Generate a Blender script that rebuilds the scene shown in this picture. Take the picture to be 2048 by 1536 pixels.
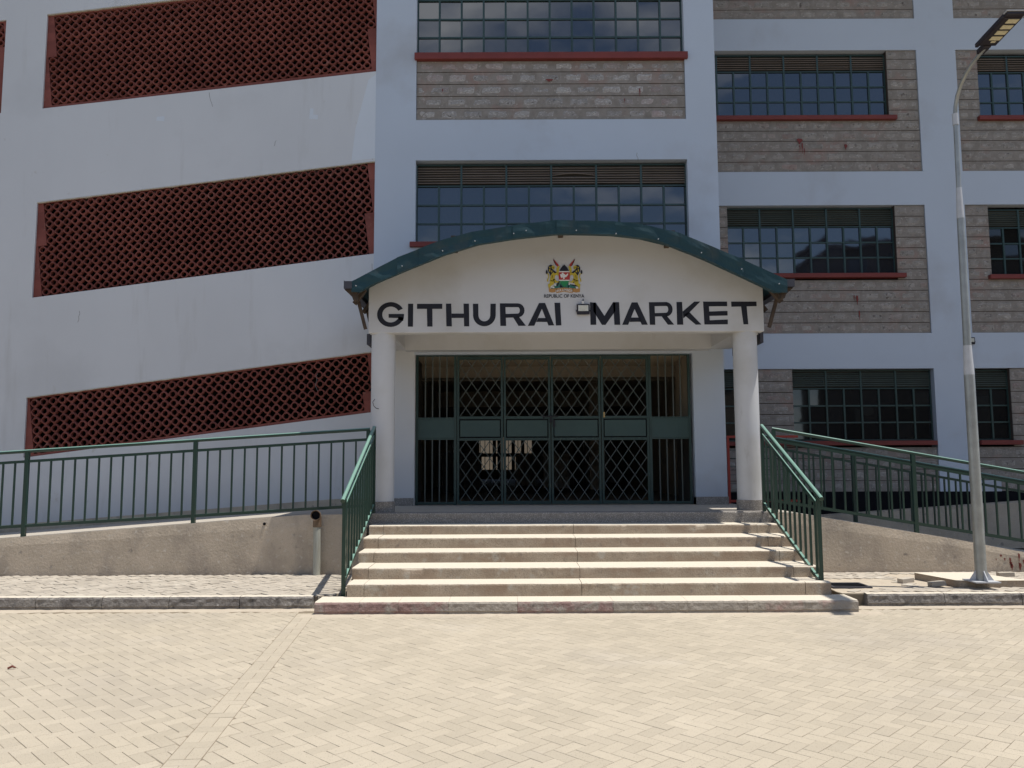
import bpy, math, random
from mathutils import Vector, Matrix, noise as mnoise
R = math.radians
random.seed(7)
for o in list(bpy.data.objects): bpy.data.objects.remove(o)
S = bpy.context.scene
COL = S.collection

# ---------------------------------------------------------------- camera
cam = bpy.data.cameras.new('camera'); camo = bpy.data.objects.new('camera', cam); COL.objects.link(camo)
TH = math.atan(155/1600); RO = 0.0045
fw = Vector((0, math.cos(TH), math.sin(TH))); up = Vector((0, -math.sin(TH), math.cos(TH))); rt = Vector((1, 0, 0))
r2 = rt*math.cos(RO) - up*math.sin(RO); u2 = up*math.cos(RO) + rt*math.sin(RO)
m = Matrix((r2, u2, -fw)).transposed().to_4x4(); m.translation = Vector((0, 0, 1.7))
camo.matrix_world = m
cam.sensor_width = 36; cam.lens = 36*1600/2048; cam.clip_end = 2000; cam.clip_start = .05
S.camera = camo
# ---------------------------------------------------------------- light
TX, TY = 0.31, -0.06
sdir = Vector((TX, TY, 1)).normalized()
el = math.asin(sdir.z); az = math.atan2(sdir.x, sdir.y)
W = bpy.data.worlds.new('World'); S.world = W; W.use_nodes = True
nt = W.node_tree; N = nt.nodes; L = nt.links
bg = N['Background']; bg.inputs[1].default_value = 0.13
sky = N.new('ShaderNodeTexSky'); sky.sky_type = 'NISHITA'; sky.sun_disc = False
sky.sun_elevation = el; sky.sun_rotation = az; sky.altitude = 1600; sky.air_density = 1.0; sky.dust_density = 0.6
tc = N.new('ShaderNodeTexCoord'); mp = N.new('ShaderNodeMapping'); mp.inputs['Scale'].default_value = (1, 1, 2.6)
L.new(tc.outputs['Generated'], mp.inputs[0])
nz = N.new('ShaderNodeTexNoise'); nz.inputs['Scale'].default_value = 3.1; nz.inputs['Detail'].default_value = 9; nz.inputs['Roughness'].default_value = .58
L.new(mp.outputs[0], nz.inputs['Vector'])
cr = N.new('ShaderNodeValToRGB'); cr.color_ramp.elements[0].position = .50; cr.color_ramp.elements[1].position = .72
cr.color_ramp.elements[1].color = (.8, .8, .8, 1)
L.new(nz.outputs['Fac'], cr.inputs[0])
mx = N.new('ShaderNodeMix'); mx.data_type = 'RGBA'; L.new(cr.outputs[0], mx.inputs['Factor'])
L.new(sky.outputs[0], mx.inputs['A']); mx.inputs['B'].default_value = (10.5, 10.8, 11.2, 1)
L.new(mx.outputs['Result'], bg.inputs[0])
sl = bpy.data.lights.new('sun', 'SUN'); sl.energy = 4.6; sl.angle = R(.55); sl.color = (1, .955, .88)
so = bpy.data.objects.new('sun', sl); COL.objects.link(so); so.rotation_euler = sdir.to_track_quat('Z', 'Y').to_euler(); so.location = (0, 0, 30)
S.view_settings.view_transform = 'Standard'; S.view_settings.look = 'None'; S.view_settings.exposure = 0.12; S.view_settings.gamma = 1
S.view_settings.use_curve_mapping = False
S.cycles.max_bounces = 8; S.cycles.diffuse_bounces = 5
S.cycles.use_denoising = True

# ---------------------------------------------------------------- materials
def mat(name, c1, c2=None, scale=3., rough=.8, bump=0., bscale=60., rnd=0., spec=.3, stain=None, stretch=None, speck=None, metal=0., emit=None, detail=5, lit_top=None, bdist=.01):
    """c1/c2 mottled by noise; stain=(colour, scale, lo, hi); speck=(colour, scale, amount)."""
    m = bpy.data.materials.new(name); m.use_nodes = True
    nt = m.node_tree; N = nt.nodes; L = nt.links; b = N['Principled BSDF']
    b.inputs['Roughness'].default_value = rough; b.inputs['Metallic'].default_value = metal
    b.inputs['Specular IOR Level'].default_value = spec
    geo = N.new('ShaderNodeNewGeometry'); pos = geo.outputs['Position']
    if stretch:
        mp = N.new('ShaderNodeMapping'); mp.inputs['Scale'].default_value = stretch; L.new(pos, mp.inputs[0]); pv = mp.outputs[0]
    else: pv = pos
    def noise(sc, det=5, v=None, ro=.6):
        n = N.new('ShaderNodeTexNoise'); n.inputs['Scale'].default_value = sc; n.inputs['Detail'].default_value = det; n.inputs['Roughness'].default_value = ro
        L.new(v if v else pos, n.inputs['Vector']); return n.outputs['Fac']
    def mixc(f, a, bb):
        x = N.new('ShaderNodeMix'); x.data_type = 'RGBA'
        if hasattr(f, 'links') or hasattr(f, 'is_output'): L.new(f, x.inputs['Factor'])
        else: x.inputs['Factor'].default_value = f
        for s, v in (('A', a), ('B', bb)):
            if isinstance(v, tuple): x.inputs[s].default_value = (*v, 1)
            else: L.new(v, x.inputs[s])
        return x.outputs['Result']
    def ramp(f, lo, hi):
        r = N.new('ShaderNodeMapRange'); r.inputs['From Min'].default_value = lo; r.inputs['From Max'].default_value = hi
        L.new(f, r.inputs['Value']); return r.outputs['Result']
    if c2 is None: c2 = tuple(x*.85 for x in c1)
    col = mixc(ramp(noise(scale, detail, pv), .3, .7), c1, c2)
    if speck:
        v = N.new('ShaderNodeTexVoronoi'); v.inputs['Scale'].default_value = speck[1]; L.new(pos, v.inputs['Vector'])
        f = ramp(v.outputs['Distance'], speck[2], speck[2]*.4)
        col = mixc(f, col, speck[0])
    if stain:
        for st in (stain if isinstance(stain, list) else [stain]):
            sv = pos
            if len(st) > 4:
                mp = N.new('ShaderNodeMapping'); mp.inputs['Scale'].default_value = st[4]; L.new(pos, mp.inputs[0]); sv = mp.outputs[0]
            col = mixc(ramp(noise(st[1], 6, sv), st[2], st[3]), col, st[0])
    if rnd:
        oi = N.new('ShaderNodeObjectInfo'); ad = N.new('ShaderNodeMath'); L.new(oi.outputs['Random'], ad.inputs[0]); L.new(geo.outputs['Random Per Island'], ad.inputs[1])
        fr = N.new('ShaderNodeMath'); fr.operation = 'FRACT'; L.new(ad.outputs[0], fr.inputs[0])
        hsv = N.new('ShaderNodeHueSaturation'); L.new(col, hsv.inputs['Color'])
        r = N.new('ShaderNodeMapRange'); r.inputs['To Min'].default_value = 1-rnd; r.inputs['To Max'].default_value = 1+rnd
        L.new(fr.outputs[0], r.inputs['Value']); L.new(r.outputs['Result'], hsv.inputs['Value']); col = hsv.outputs['Color']
    if lit_top:   # sunlit tone painted on upward faces
        sp = N.new('ShaderNodeSeparateXYZ'); L.new(geo.outputs['True Normal'], sp.inputs[0])
        col = mixc(ramp(sp.outputs['Z'], lit_top[1], lit_top[2]), col, lit_top[0])
    L.new(col, b.inputs['Base Color'])
    if bump:
        bp = N.new('ShaderNodeBump'); bp.inputs['Strength'].default_value = bump; bp.inputs['Distance'].default_value = bdist
        L.new(noise(bscale, 6), bp.inputs['Height']); L.new(bp.outputs[0], b.inputs['Normal'])
    return m
M = {}
M['paint'] = mat('grey_wall_paint', (.59, .60, .615), (.55, .558, .572), .55, .75, .12, 9, stain=[((.49, .495, .505), .35, .50, .74), ((.46, .455, .45), 1.6, .60, .90, (2.2, 1, .30)), ((.44, .42, .39), 3.2, .68, .80)], stretch=(1, 1, .5))
M['paint_b'] = mat('blue_grey_wall_paint', (.485, .54, .62), (.465, .515, .585), .6, .7, .08, 9, stain=((.40, .42, .46), .5, .55, .75))
M['porch'] = mat('white_porch_paint', (.56, .56, .57), (.52, .52, .53), .9, .7, .1, 12, stain=[((.46, .45, .43), .8, .52, .75), ((.35, .33, .30), 3.0, .66, .85, (2.5, 1, .3))])
M['reveal'] = mat('cream_soffit_paint', (.52, .50, .44), (.48, .46, .40), 2, .8)
M['red'] = mat('red_oxide_paint', (.20, .042, .035), (.165, .036, .030), 3, .55, .1, 20)
M['brickred'] = mat('red_clay_block', (.23, .074, .058), (.165, .048, .038), 1.2, .85, .3, 40, rnd=.14, stain=((.32, .17, .14), 5, .62, .8))
M['green'] = mat('dark_green_paint', (.024, .056, .051), (.019, .046, .042), 4, .42, spec=.5)
M['railg'] = mat('rail_green_lit_top', (.011, .040, .029), (.009, .033, .024), 5, .36, spec=.5, lit_top=((.19, .33, .27), .30, .75), bump=.1, bscale=40)  # pale upper faces: sun highlight put into the colour
M['greenp'] = mat('green_sheet_panel', (.045, .085, .080), (.040, .075, .072), 3, .5, spec=.4)
M['lattice'] = mat('grey_green_bar', (.085, .100, .092), (.065, .080, .073), 4, .5)
M['verge'] = mat('dark_teal_roof_sheet', (.014, .050, .064), (.011, .040, .052), 2, .6, .2, 3, spec=.3, stain=((.035, .055, .06), 3, .55, .75), bdist=.03)
M['gutter'] = mat('grey_gutter_metal', (.055, .055, .068), (.04, .04, .05), 5, .5)
M['timber'] = mat('old_brown_timber', (.085, .060, .044), (.05, .036, .026), 5, .85, .3, 30)
M['black'] = mat('black_letter_paint', (.012, .012, .018), (.016, .016, .022), 5, .5)
M['blackband'] = mat('black_bitumen_and_shade', (.006, .006, .008), (.011, .011, .013), 4, .9, spec=.1)  # its black also stands in for shade inside holes and gaps
M['stone'] = mat('grey_rock_face_stone', (.375, .35, .328), (.275, .255, .235), 9, .9, 1., 30, rnd=.16, detail=8, stain=[((.50, .47, .45), 30, .54, .62, (.8, 1, 1.9)), ((.13, .11, .10), 17, .58, .68), ((.33, .24, .22), 1.2, .52, .74)], bdist=.02)
M['stonewing'] = mat('brown_grey_quarry_stone', (.355, .325, .292), (.245, .222, .196), 7, .9, 1., 28, rnd=.10, detail=8, stain=[((.43, .395, .36), 20, .57, .66, (.8, 1, 1.9)), ((.12, .10, .088), 13, .58, .70), ((.30, .21, .185), 1.4, .54, .76)], bdist=.02)
M['mortar'] = mat('brown_mortar', (.29, .26, .232), (.215, .19, .165), 7, .95, .6, 45, stain=[((.30, .20, .17), 1.6, .55, .75), ((.38, .35, .32), 18, .58, .70), ((.14, .12, .10), 9, .62, .8)], bdist=.012)
M['joint'] = mat('dark_joint', (.08, .06, .05), None, 8, .95)
M['concrete'] = mat('aged_cement_render', (.54, .455, .355), (.42, .355, .275), 2.2, .92, .7, 30, speck=((.31, .265, .21), 70, .30), stain=[((.28, .24, .20), 1.5, .50, .72, (1, 1, .6)), ((.56, .51, .43), 14, .58, .72), ((.16, .14, .125), 7, .62, .74)], bdist=.012)
M['deck'] = mat('cement_floor', (.46, .42, .36), (.42, .38, .325), 3, .9, .3, 40, stain=((.37, .33, .28), 6, .56, .75))
M['tread'] = mat('worn_step_lit_top', (.42, .350, .270), (.30, .245, .185), 4.5, .9, .9, 48, speck=((.20, .16, .12), 60, .34), stain=[((.29, .215, .155), 1.9, .45, .66, (1, 1, 1.8)), ((.40, .36, .30), 5, .58, .70), ((.22, .18, .145), 13, .60, .72)], lit_top=((.64, .575, .47), .55, .93), bdist=.009)  # pale treads over brown risers: light contrast put into the colour
M['terrazzo'] = mat('grey_pebble_terrazzo', (.26, .24, .215), (.20, .18, .165), 12, .8, .6, 90, speck=((.48, .45, .41), 62, .42), bdist=.01)
M['kerb'] = mat('weathered_kerb_concrete', (.30, .275, .245), (.15, .135, .125), 5, .95, 1., 20, stain=[((.09, .085, .08), 7, .55, .70), ((.50, .47, .42), 9, .66, .74)], bdist=.03, detail=8)
M['kerbred'] = mat('faded_red_kerb', (.285, .195, .172), (.235, .150, .135), 4, .92, .8, 24, stain=[((.30, .265, .23), 6, .46, .62), ((.12, .10, .09), 13, .64, .72)], bdist=.02)
M['kerbgrey'] = mat('pitted_grey_kerb', (.36, .32, .27), (.28, .245, .205), 4, .92, .8, 24, stain=[((.33, .21, .18), 1.6, .60, .72), ((.12, .10, .09), 13, .66, .74)], bdist=.02)
M['paver'] = mat('beige_concrete_paver', (.462, .402, .312), (.415, .360, .276), .7, .9, .5, 110, rnd=.065, speck=((.29, .25, .20), 75, .27), stain=[((.375, .328, .262), .40, .52, .70), ((.52, .46, .37), .8, .58, .80), ((.34, .30, .245), 1.1, .66, .78, (1, .35, 1))], bdist=.004)
M['paverdirty'] = mat('dusty_footpath_paver', (.46, .41, .34), (.38, .335, .275), 2.2, .92, .5, 60, rnd=.10, stain=[((.24, .21, .18), 2.5, .60, .78), ((.56, .52, .45), 4, .60, .75)], bdist=.006)
M['sand'] = mat('joint_sand', (.24, .195, .14), (.19, .155, .11), 8, .98, .4, 80)
M['dust'] = mat('loose_pale_sand', (.50, .435, .34), (.44, .37, .29), 6, .98, .6, 60, stain=((.33, .27, .21), 9, .60, .75))
M['soil'] = mat('dusty_ground', (.30, .25, .19), (.24, .20, .15), .3, .97, .4, 20)
M['galv'] = mat('galvanised_steel', (.36, .37, .36), (.27, .28, .27), 6, .45, .1, 30, metal=.55, spec=.5)
M['galvw'] = mat('zinc_white_patch', (.50, .51, .53), (.42, .43, .45), 9, .55, metal=.1)
M['white'] = mat('white_paint', (.78, .78, .76), (.7, .7, .68), 6, .6)
M['lampblk'] = mat('dark_lamp_casting', (.03, .026, .03), (.025, .02, .025), 6, .4)
M['lampglass'] = mat('pale_led_cover', (.62, .56, .38), (.5, .44, .28), 30, .25, spec=.5)
M['floodglass'] = mat('flood_lens', (.66, .68, .66), (.55, .55, .48), 40, .2, spec=.6)
M['pvc'] = mat('brown_pvc_bend', (.17, .115, .075), (.12, .08, .05), 8, .5)
M['pipe'] = mat('stained_grey_pipe', (.42, .43, .38), (.30, .29, .24), 4, .7, stretch=(14, 14, 1.2), stain=((.15, .13, .10), 3, .55, .72, (14, 14, 1)))
M['louver'] = mat('brown_louvre_slat', (.27, .215, .17), (.22, .17, .135), 3, .6)
M['louverg'] = mat('green_louvre_slat', (.10, .12, .10), (.075, .092, .078), 3, .6)
M['intceil'] = mat('warm_white_ceiling', (.70, .58, .42), (.62, .51, .37), 1, .8)
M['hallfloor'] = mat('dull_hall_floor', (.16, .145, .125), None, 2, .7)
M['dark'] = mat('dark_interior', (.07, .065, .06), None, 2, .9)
M['intwall'] = mat('cream_interior_wall', (.40, .34, .26), (.36, .30, .23), 1, .8)
M['rednet'] = mat('orange_red_paint', (.42, .06, .04), None, 3, .5)
M['gold'] = mat('emblem_gold', (.55, .43, .05), (.42, .32, .03), 60, .6)
M['emred'] = mat('emblem_red', (.42, .045, .04), None, 60, .6)
M['emgreen'] = mat('emblem_green', (.03, .25, .09), None, 60, .6)
M['emteal'] = mat('emblem_teal', (.05, .22, .17), (.02, .09, .07), 90, .6)
M['emscroll'] = mat('emblem_scroll_brown', (.47, .24, .08), None, 60, .6)
M['emwhite'] = mat('emblem_white', (.75, .73, .70), None, 60, .6)
M['brickfrag'] = mat('brick_fragment', (.20, .07, .05), None, 20, .9)
M['wire'] = mat('grey_wire', (.12, .11, .12), None, 20, .5)
M['brass'] = mat('padlock_brass', (.5, .36, .16), None, 20, .4)
def glassmat(name, base, ior, rough=.03):
    m = bpy.data.materials.new(name); m.use_nodes = True; nt = m.node_tree; b = nt.nodes['Principled BSDF']
    oi = nt.nodes.new('ShaderNodeObjectInfo'); h = nt.nodes.new('ShaderNodeHueSaturation'); h.inputs['Color'].default_value = (*base, 1)
    r = nt.nodes.new('ShaderNodeMapRange'); r.inputs['To Min'].default_value = .6; r.inputs['To Max'].default_value = 1.35
    nt.links.new(oi.outputs['Random'], r.inputs['Value']); nt.links.new(r.outputs[0], h.inputs['Value']); nt.links.new(h.outputs[0], b.inputs['Base Color'])
    b.inputs['Roughness'].default_value = rough; b.inputs['IOR'].default_value = ior
    n = nt.nodes.new('ShaderNodeTexNoise'); n.inputs['Scale'].default_value = 1.7; g = nt.nodes.new('ShaderNodeNewGeometry'); nt.links.new(g.outputs['Position'], n.inputs['Vector'])
    bp = nt.nodes.new('ShaderNodeBump'); bp.inputs['Strength'].default_value = .05; bp.inputs['Distance'].default_value = .02
    nt.links.new(n.outputs['Fac'], bp.inputs['Height']); nt.links.new(bp.outputs[0], b.inputs['Normal'])
    return m
M['glass'] = glassmat('dark_window_glass', (.016, .018, .024), 2.0)
M['glassdk'] = glassmat('dim_window_glass', (.012, .012, .012), 1.6)

# ---------------------------------------------------------------- builders
WL = {}
def meta(o, label=None, cat=None, group=None, kind=None):
    if label: o['label'] = label
    if cat: o['category'] = cat
    if group: o['group'] = group
    if kind: o['kind'] = kind
    return o
def empty(name, loc, parent=None, **k):
    o = bpy.data.objects.new(name, None); COL.objects.link(o); o.empty_display_size = .2
    v = Vector(loc); WL[o.name] = v.copy()
    if parent: o.parent = parent; o.location = v - WL[parent.name]
    else: o.location = v
    return meta(o, **k)
def place(name, mesh, loc, parent=None, rot=None, scale=None, **k):
    o = bpy.data.objects.new(name, mesh); COL.objects.link(o); v = Vector(loc); WL[o.name] = v.copy()
    if parent: o.parent = parent; o.location = v - WL[parent.name]
    else: o.location = v
    if rot: o.rotation_euler = rot
    if scale: o.scale = scale
    return meta(o, **k)
class MB:
    def __init__(s): s.v = []; s.f = []; s.mi = []; s.cm = 0
    def add(s, vs, fs):
        n = len(s.v); s.v += [tuple(v) for v in vs]; s.f += [tuple(i+n for i in f) for f in fs]; s.mi += [s.cm]*len(fs); return s
    def box(s, x0, x1, y0, y1, z0, z1, ch=0.):
        if ch:  # chamfered front (low-y) face
            c = ch
            vs = [(x0,y1,z0),(x1,y1,z0),(x1,y1,z1),(x0,y1,z1),(x0,y0+c,z0),(x1,y0+c,z0),(x1,y0+c,z1),(x0,y0+c,z1),(x0+c,y0,z0+c),(x1-c,y0,z0+c),(x1-c,y0,z1-c),(x0+c,y0,z1-c)]
            fs = [(0,3,2,1),(0,1,5,4),(1,2,6,5),(2,3,7,6),(3,0,4,7),(4,5,9,8),(5,6,10,9),(6,7,11,10),(7,4,8,11),(8,9,10,11)]
            return s.add(vs, fs)
        return s.add([(x0,y0,z0),(x1,y0,z0),(x1,y1,z0),(x0,y1,z0),(x0,y0,z1),(x1,y0,z1),(x1,y1,z1),(x0,y1,z1)],
                     [(0,3,2,1),(4,5,6,7),(0,1,5,4),(1,2,6,5),(2,3,7,6),(3,0,4,7)])
    def prism(s, poly, y0, y1):
        """poly: list of (x,z), any order; extruded y0..y1 (y0 = front)"""
        A = sum(poly[i][0]*poly[(i+1) % len(poly)][1]-poly[(i+1) % len(poly)][0]*poly[i][1] for i in range(len(poly)))
        if A < 0: poly = poly[::-1]
        n = len(poly)
        vs = [(x, y0, z) for x, z in poly]+[(x, y1, z) for x, z in poly]
        fs = [tuple(range(n)), tuple(range(2*n-1, n-1, -1))]+[(i, i+n, (i+1) % n+n, (i+1) % n) for i in range(n)]
        return s.add(vs, fs)
    def yzprism(s, poly, x0, x1):
        n = len(poly)
        vs = [(x0, y, z) for y, z in poly]+[(x1, y, z) for y, z in poly]
        fs = [tuple(range(n)), tuple(range(2*n-1, n-1, -1))]+[(i, i+n, (i+1) % n+n, (i+1) % n) for i in range(n)]
        return s.add(vs, fs)
    def bar(s, p0, p1, w, d, upv=(0, -1, 0)):
        p0 = Vector(p0); p1 = Vector(p1); t = (p1-p0).normalized(); n = Vector(upv); n = (n-t*n.dot(t)).normalized(); b = t.cross(n)
        vs = []
        for p in (p0, p1):
            for a, c in ((-1, -1), (1, -1), (1, 1), (-1, 1)): vs.append(p+b*a*w/2+n*c*d/2)
        return s.add(vs, [(0,3,2,1),(4,5,6,7),(0,1,5,4),(1,2,6,5),(2,3,7,6),(3,0,4,7)])
    def tube(s, pts, rad, n=10, cap=True):
        pts = [Vector(p) for p in pts]; rads = rad if isinstance(rad, (list, tuple)) else [rad]*len(pts)
        vs = []; prev = None
        for i, p in enumerate(pts):
            t = (pts[min(i+1, len(pts)-1)]-pts[max(i-1, 0)]).normalized()
            a = Vector((0, 0, 1)) if abs(t.z) < .9 else Vector((1, 0, 0))
            if prev is not None: a = prev
            u = (a-t*a.dot(t)).normalized(); w = t.cross(u); prev = u
            for k in range(n):
                an = 2*math.pi*k/n; vs.append(p+(u*math.cos(an)+w*math.sin(an))*rads[i])
        fs = []
        for i in range(len(pts)-1):
            for k in range(n): fs.append((i*n+k, i*n+(k+1) % n, (i+1)*n+(k+1) % n, (i+1)*n+k))
        if cap: fs.append(tuple(range(n-1, -1, -1))); fs.append(tuple((len(pts)-1)*n+k for k in range(n)))
        return s.add(vs, fs)
    def mesh(s, name, mats, origin=None, smooth=False):
        c = Vector(origin) if origin is not None else Vector((0, 0, 0))
        me = bpy.data.meshes.new(name); me.from_pydata([(v[0]-c.x, v[1]-c.y, v[2]-c.z) for v in s.v], [], s.f)
        for mm in (mats if isinstance(mats, (list, tuple)) else [mats]): me.materials.append(mm)
        if any(s.mi): me.polygons.foreach_set('material_index', s.mi)
        if smooth: me.polygons.foreach_set('use_smooth', [True]*len(me.polygons))
        me.update(); return me
    def build(s, name, mats, parent=None, smooth=False, bevel=0, seg=2, origin=None, weld=False, **k):
        if origin is None:
            lo = [min(v[i] for v in s.v) for i in range(3)]; hi = [max(v[i] for v in s.v) for i in range(3)]
            origin = Vector(((lo[0]+hi[0])/2, (lo[1]+hi[1])/2, lo[2]))
        me = s.mesh(name, mats, origin, smooth)
        o = place(name, me, origin, parent, **k)
        if bevel:
            b = o.modifiers.new('bevel', 'BEVEL'); b.width = bevel; b.segments = seg; b.limit_method = 'ANGLE'; b.angle_limit = R(40)
        if smooth:
            try: me.set_sharp_from_angle(angle=R(38))
            except Exception: pass
        return o
def nz3(x, y, z, sc=1.): return mnoise.noise(Vector((x*sc, y*sc, z*sc)))

# ---------------------------------------------------------------- ground: yard of herringbone pavers
g = MB(); g.add([(-400, -400, -.03), (400, -400, -.03), (400, 400, -.03), (-400, 400, -.03)], [(0, 1, 2, 3)])
g.build('ground', M['soil'], kind='structure')
PH = .055
def paver_mesh(w=.0935, l=.1885, ch=.0018, top=0.):
    a, b = l/2-.0008, w/2-.0008
    vs = []
    for (hx, hy, z) in ((a, b, top-PH), (a, b, top-ch), (a-ch, b-ch, top)):
        vs += [(-hx, -hy, z), (hx, -hy, z), (hx, hy, z), (-hx, hy, z)]
    fs = [(8, 9, 10, 11)]
    for k in (0, 4):
        for i in range(4): fs.append((k+i, k+(i+1) % 4, k+4+(i+1) % 4, k+4+i))
    return vs, fs
PV, PF = paver_mesh()
def herring(x0, x1, y0, y1, ang, ox=0, oy=0, w=.095):
    """centres and angles of herringbone pavers whose centre lies in the box"""
    out = []; ca, sa = math.cos(ang), math.sin(ang)
    Rr = int((max(abs(x0), abs(x1))+max(abs(y0), abs(y1)))*1.5/w)
    for k in range(-Rr, Rr+1):
        for mm in range(-Rr//2, Rr//2+1):
            for t in (0, 1):
                if t == 0: cx, cy, an = k+4*mm+1, k+.5, 0
                else: cx, cy, an = k+4*mm+.5, k+2, math.pi/2
                X = (cx*ca-cy*sa)*w+ox; Y = (cx*sa+cy*ca)*w+oy
                if x0 <= X <= x1 and y0 <= Y <= y1: out.append((X, Y, an+ang))
    return out
def lay(root, pieces, keep, z, matl, rz=.0005, tl=.002):
    """pieces (x, y, angle[, sx]); the first `keep` become objects, the rest one stuff mesh"""
    me = bpy.data.meshes.new('paver'); me.from_pydata(PV, [], PF); me.materials.append(matl)
    for (x, y, a) in pieces[:keep]:
        place('paver', me, (x, y, z+random.gauss(0, rz)), root, rot=(random.gauss(0, tl), random.gauss(0, tl), a+random.gauss(0, .006)))
    vs = []; fs = []
    for (x, y, a) in pieces[keep:]:
        a += random.gauss(0, .006); c, s_ = math.cos(a), math.sin(a); dz = z+random.gauss(0, rz); n = len(vs); tx, ty = random.gauss(0, tl), random.gauss(0, tl)
        vs += [(x+p[0]*c-p[1]*s_, y+p[0]*s_+p[1]*c, dz+p[2]+p[0]*tx+p[1]*ty) for p in PV]
        fs += [tuple(i+n for i in f) for f in PF]
    if vs:
        b = MB(); b.v = vs; b.f = fs; b.mi = [0]*len(fs); b.build('pavers', matl, root, kind='stuff')
road = MB(); road.add([(-30, -25, -.0035), (30, -25, -.0035), (30, 9.5, -.0035), (-30, 9.5, -.0035)], [(0, 1, 2, 3)])
road = road.build('road', M['sand'], kind='structure', label='sunlit yard of beige herringbone concrete pavers')
SLP = .099
def sx_at(y): return -1.885-(y-4.67)*SLP          # centre of the straight border course
raw = herring(-15, 15, -5, 9.28, R(-45), .03, .02)
ps = [p for p in raw if abs(p[0]-sx_at(p[1])) > .225]
cutp = []
for (x, y, a) in raw:
    if abs(x-sx_at(y)) > .225: continue
    c, s_ = math.cos(a), math.sin(a); rect = [(x+u*c-v*s_, y+u*s_+v*c) for u, v in ((-.0927, -.0452), (.0927, -.0452), (.0927, .0452), (-.0927, .0452))]
    for sg in (-1, 1):   # keep what lies outside the border course on this side
        poly = []
        f = lambda q: sg*(q[0]-sx_at(q[1]))-.0985
        for i in range(4):
            A, B = rect[i], rect[(i+1) % 4]; fa, fb = f(A), f(B)
            if fa >= 0: poly.append(A)
            if fa*fb < 0: t = fa/(fa-fb); poly.append((A[0]+(B[0]-A[0])*t, A[1]+(B[1]-A[1])*t))
        if len(poly) >= 3:
            ar = abs(sum(poly[i][0]*poly[(i+1) % len(poly)][1]-poly[(i+1) % len(poly)][0]*poly[i][1] for i in range(len(poly))))/2
            if ar > .0006: cutp.append(poly)
band = []; ang = math.atan2(1, -SLP); y = -1.0; k = 0
while y < 9.2:
    cx = sx_at(y); d = Vector((math.cos(ang), math.sin(ang))); nrm = Vector((-d.y, d.x))
    if k % 2 == 0: band.append((cx, y, ang+math.pi/2)); y += .1
    else:
        yy = y+.05
        for s_ in (-1, 1): band.append((sx_at(yy)+nrm.x*.05*s_, yy+nrm.y*.05*s_, ang))
        y += .2
    if k % 2 == 1: pass
    k += 1
# a header then a pair: recentre so that courses butt
band = []; y = -1.0; k = 0
while y < 9.2:
    Ls = .095 if k % 2 == 0 else .19; yc = y+Ls/2; cx = sx_at(yc)
    if k % 2 == 0: band.append((cx, yc, ang+math.pi/2))
    else:
        for s_ in (-1, 1): band.append((cx+nrm.x*.0475*s_, yc+nrm.y*.0475*s_, ang))
    y += Ls; k += 1
def infr(p):
    Y = p[1]
    return Y > 4.5 and abs(p[0]) < .64*Y+.25
allp = ps+band
vis = sorted([p for p in allp if infr(p)], key=lambda p: p[1])
near = vis[:270]; ns = set(near)
rest = [p for p in allp if p not in ns]
lay(road, near+rest, 270, 0., M['paver'])
cutb = MB()
for poly in sorted(cutp, key=lambda q: q[0][1]):
    cy_ = sum(q[1] for q in poly)/len(poly); cx_0 = sum(q[0] for q in poly)/len(poly); n = len(poly); z = random.gauss(0, .001)
    vs = [(q[0], q[1], z-PH) for q in poly]+[(q[0], q[1], z-.0035) for q in poly]+[(q[0]+(cx_0-q[0])*.06, q[1]+(cy_-q[1])*.06, z) for q in poly]
    fs = [tuple(2*n+i for i in range(n))]+[(k+i, k+(i+1) % n, k+n+(i+1) % n, k+n+i) for k in (0, n) for i in range(n)]
    if 4.6 < cy_ < 5.5: MB().add(vs, fs).build('paver', M['paver'], road)
    else: cutb.add(vs, fs)
cutb.build('cut_pavers', M['paver'], road, kind='stuff')
# loose sand drifted along the kerb and step
def sandstrip(x0, x1, yk, wid, parent, seed, name='sand_drift', z0=.0, h=.010):
    b = MB(); n = int((x1-x0)/.05); vs = []; fs = []
    for i in range(n+1):
        x = x0+(x1-x0)*i/n; w = wid*(.6+.8*abs(nz3(x*1.3, seed, 0))+.25*nz3(x*7, seed, 1))
        for j, (fy, hz) in enumerate(((0, 1), (.35, .75), (.7, .35), (1, -.35))):
            vs.append((x, yk-w*fy, z0+h*hz*(1+.5*nz3(x*9, j+seed, 0))))
    for i in range(n):
        for j in range(3): fs.append((i*4+j, i*4+j+1, (i+1)*4+j+1, (i+1)*4+j))
    b.add(vs, fs); return b.build(name, M['dust'], parent, smooth=True, kind='stuff')
sandstrip(-9, -2.25, 9.50, .16, road, 3)
sandstrip(-2.35, 4.1, 9.15, .20, road, 11, h=.012)
sandstrip(3.9, 9, 9.50, .14, road, 27)
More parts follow.
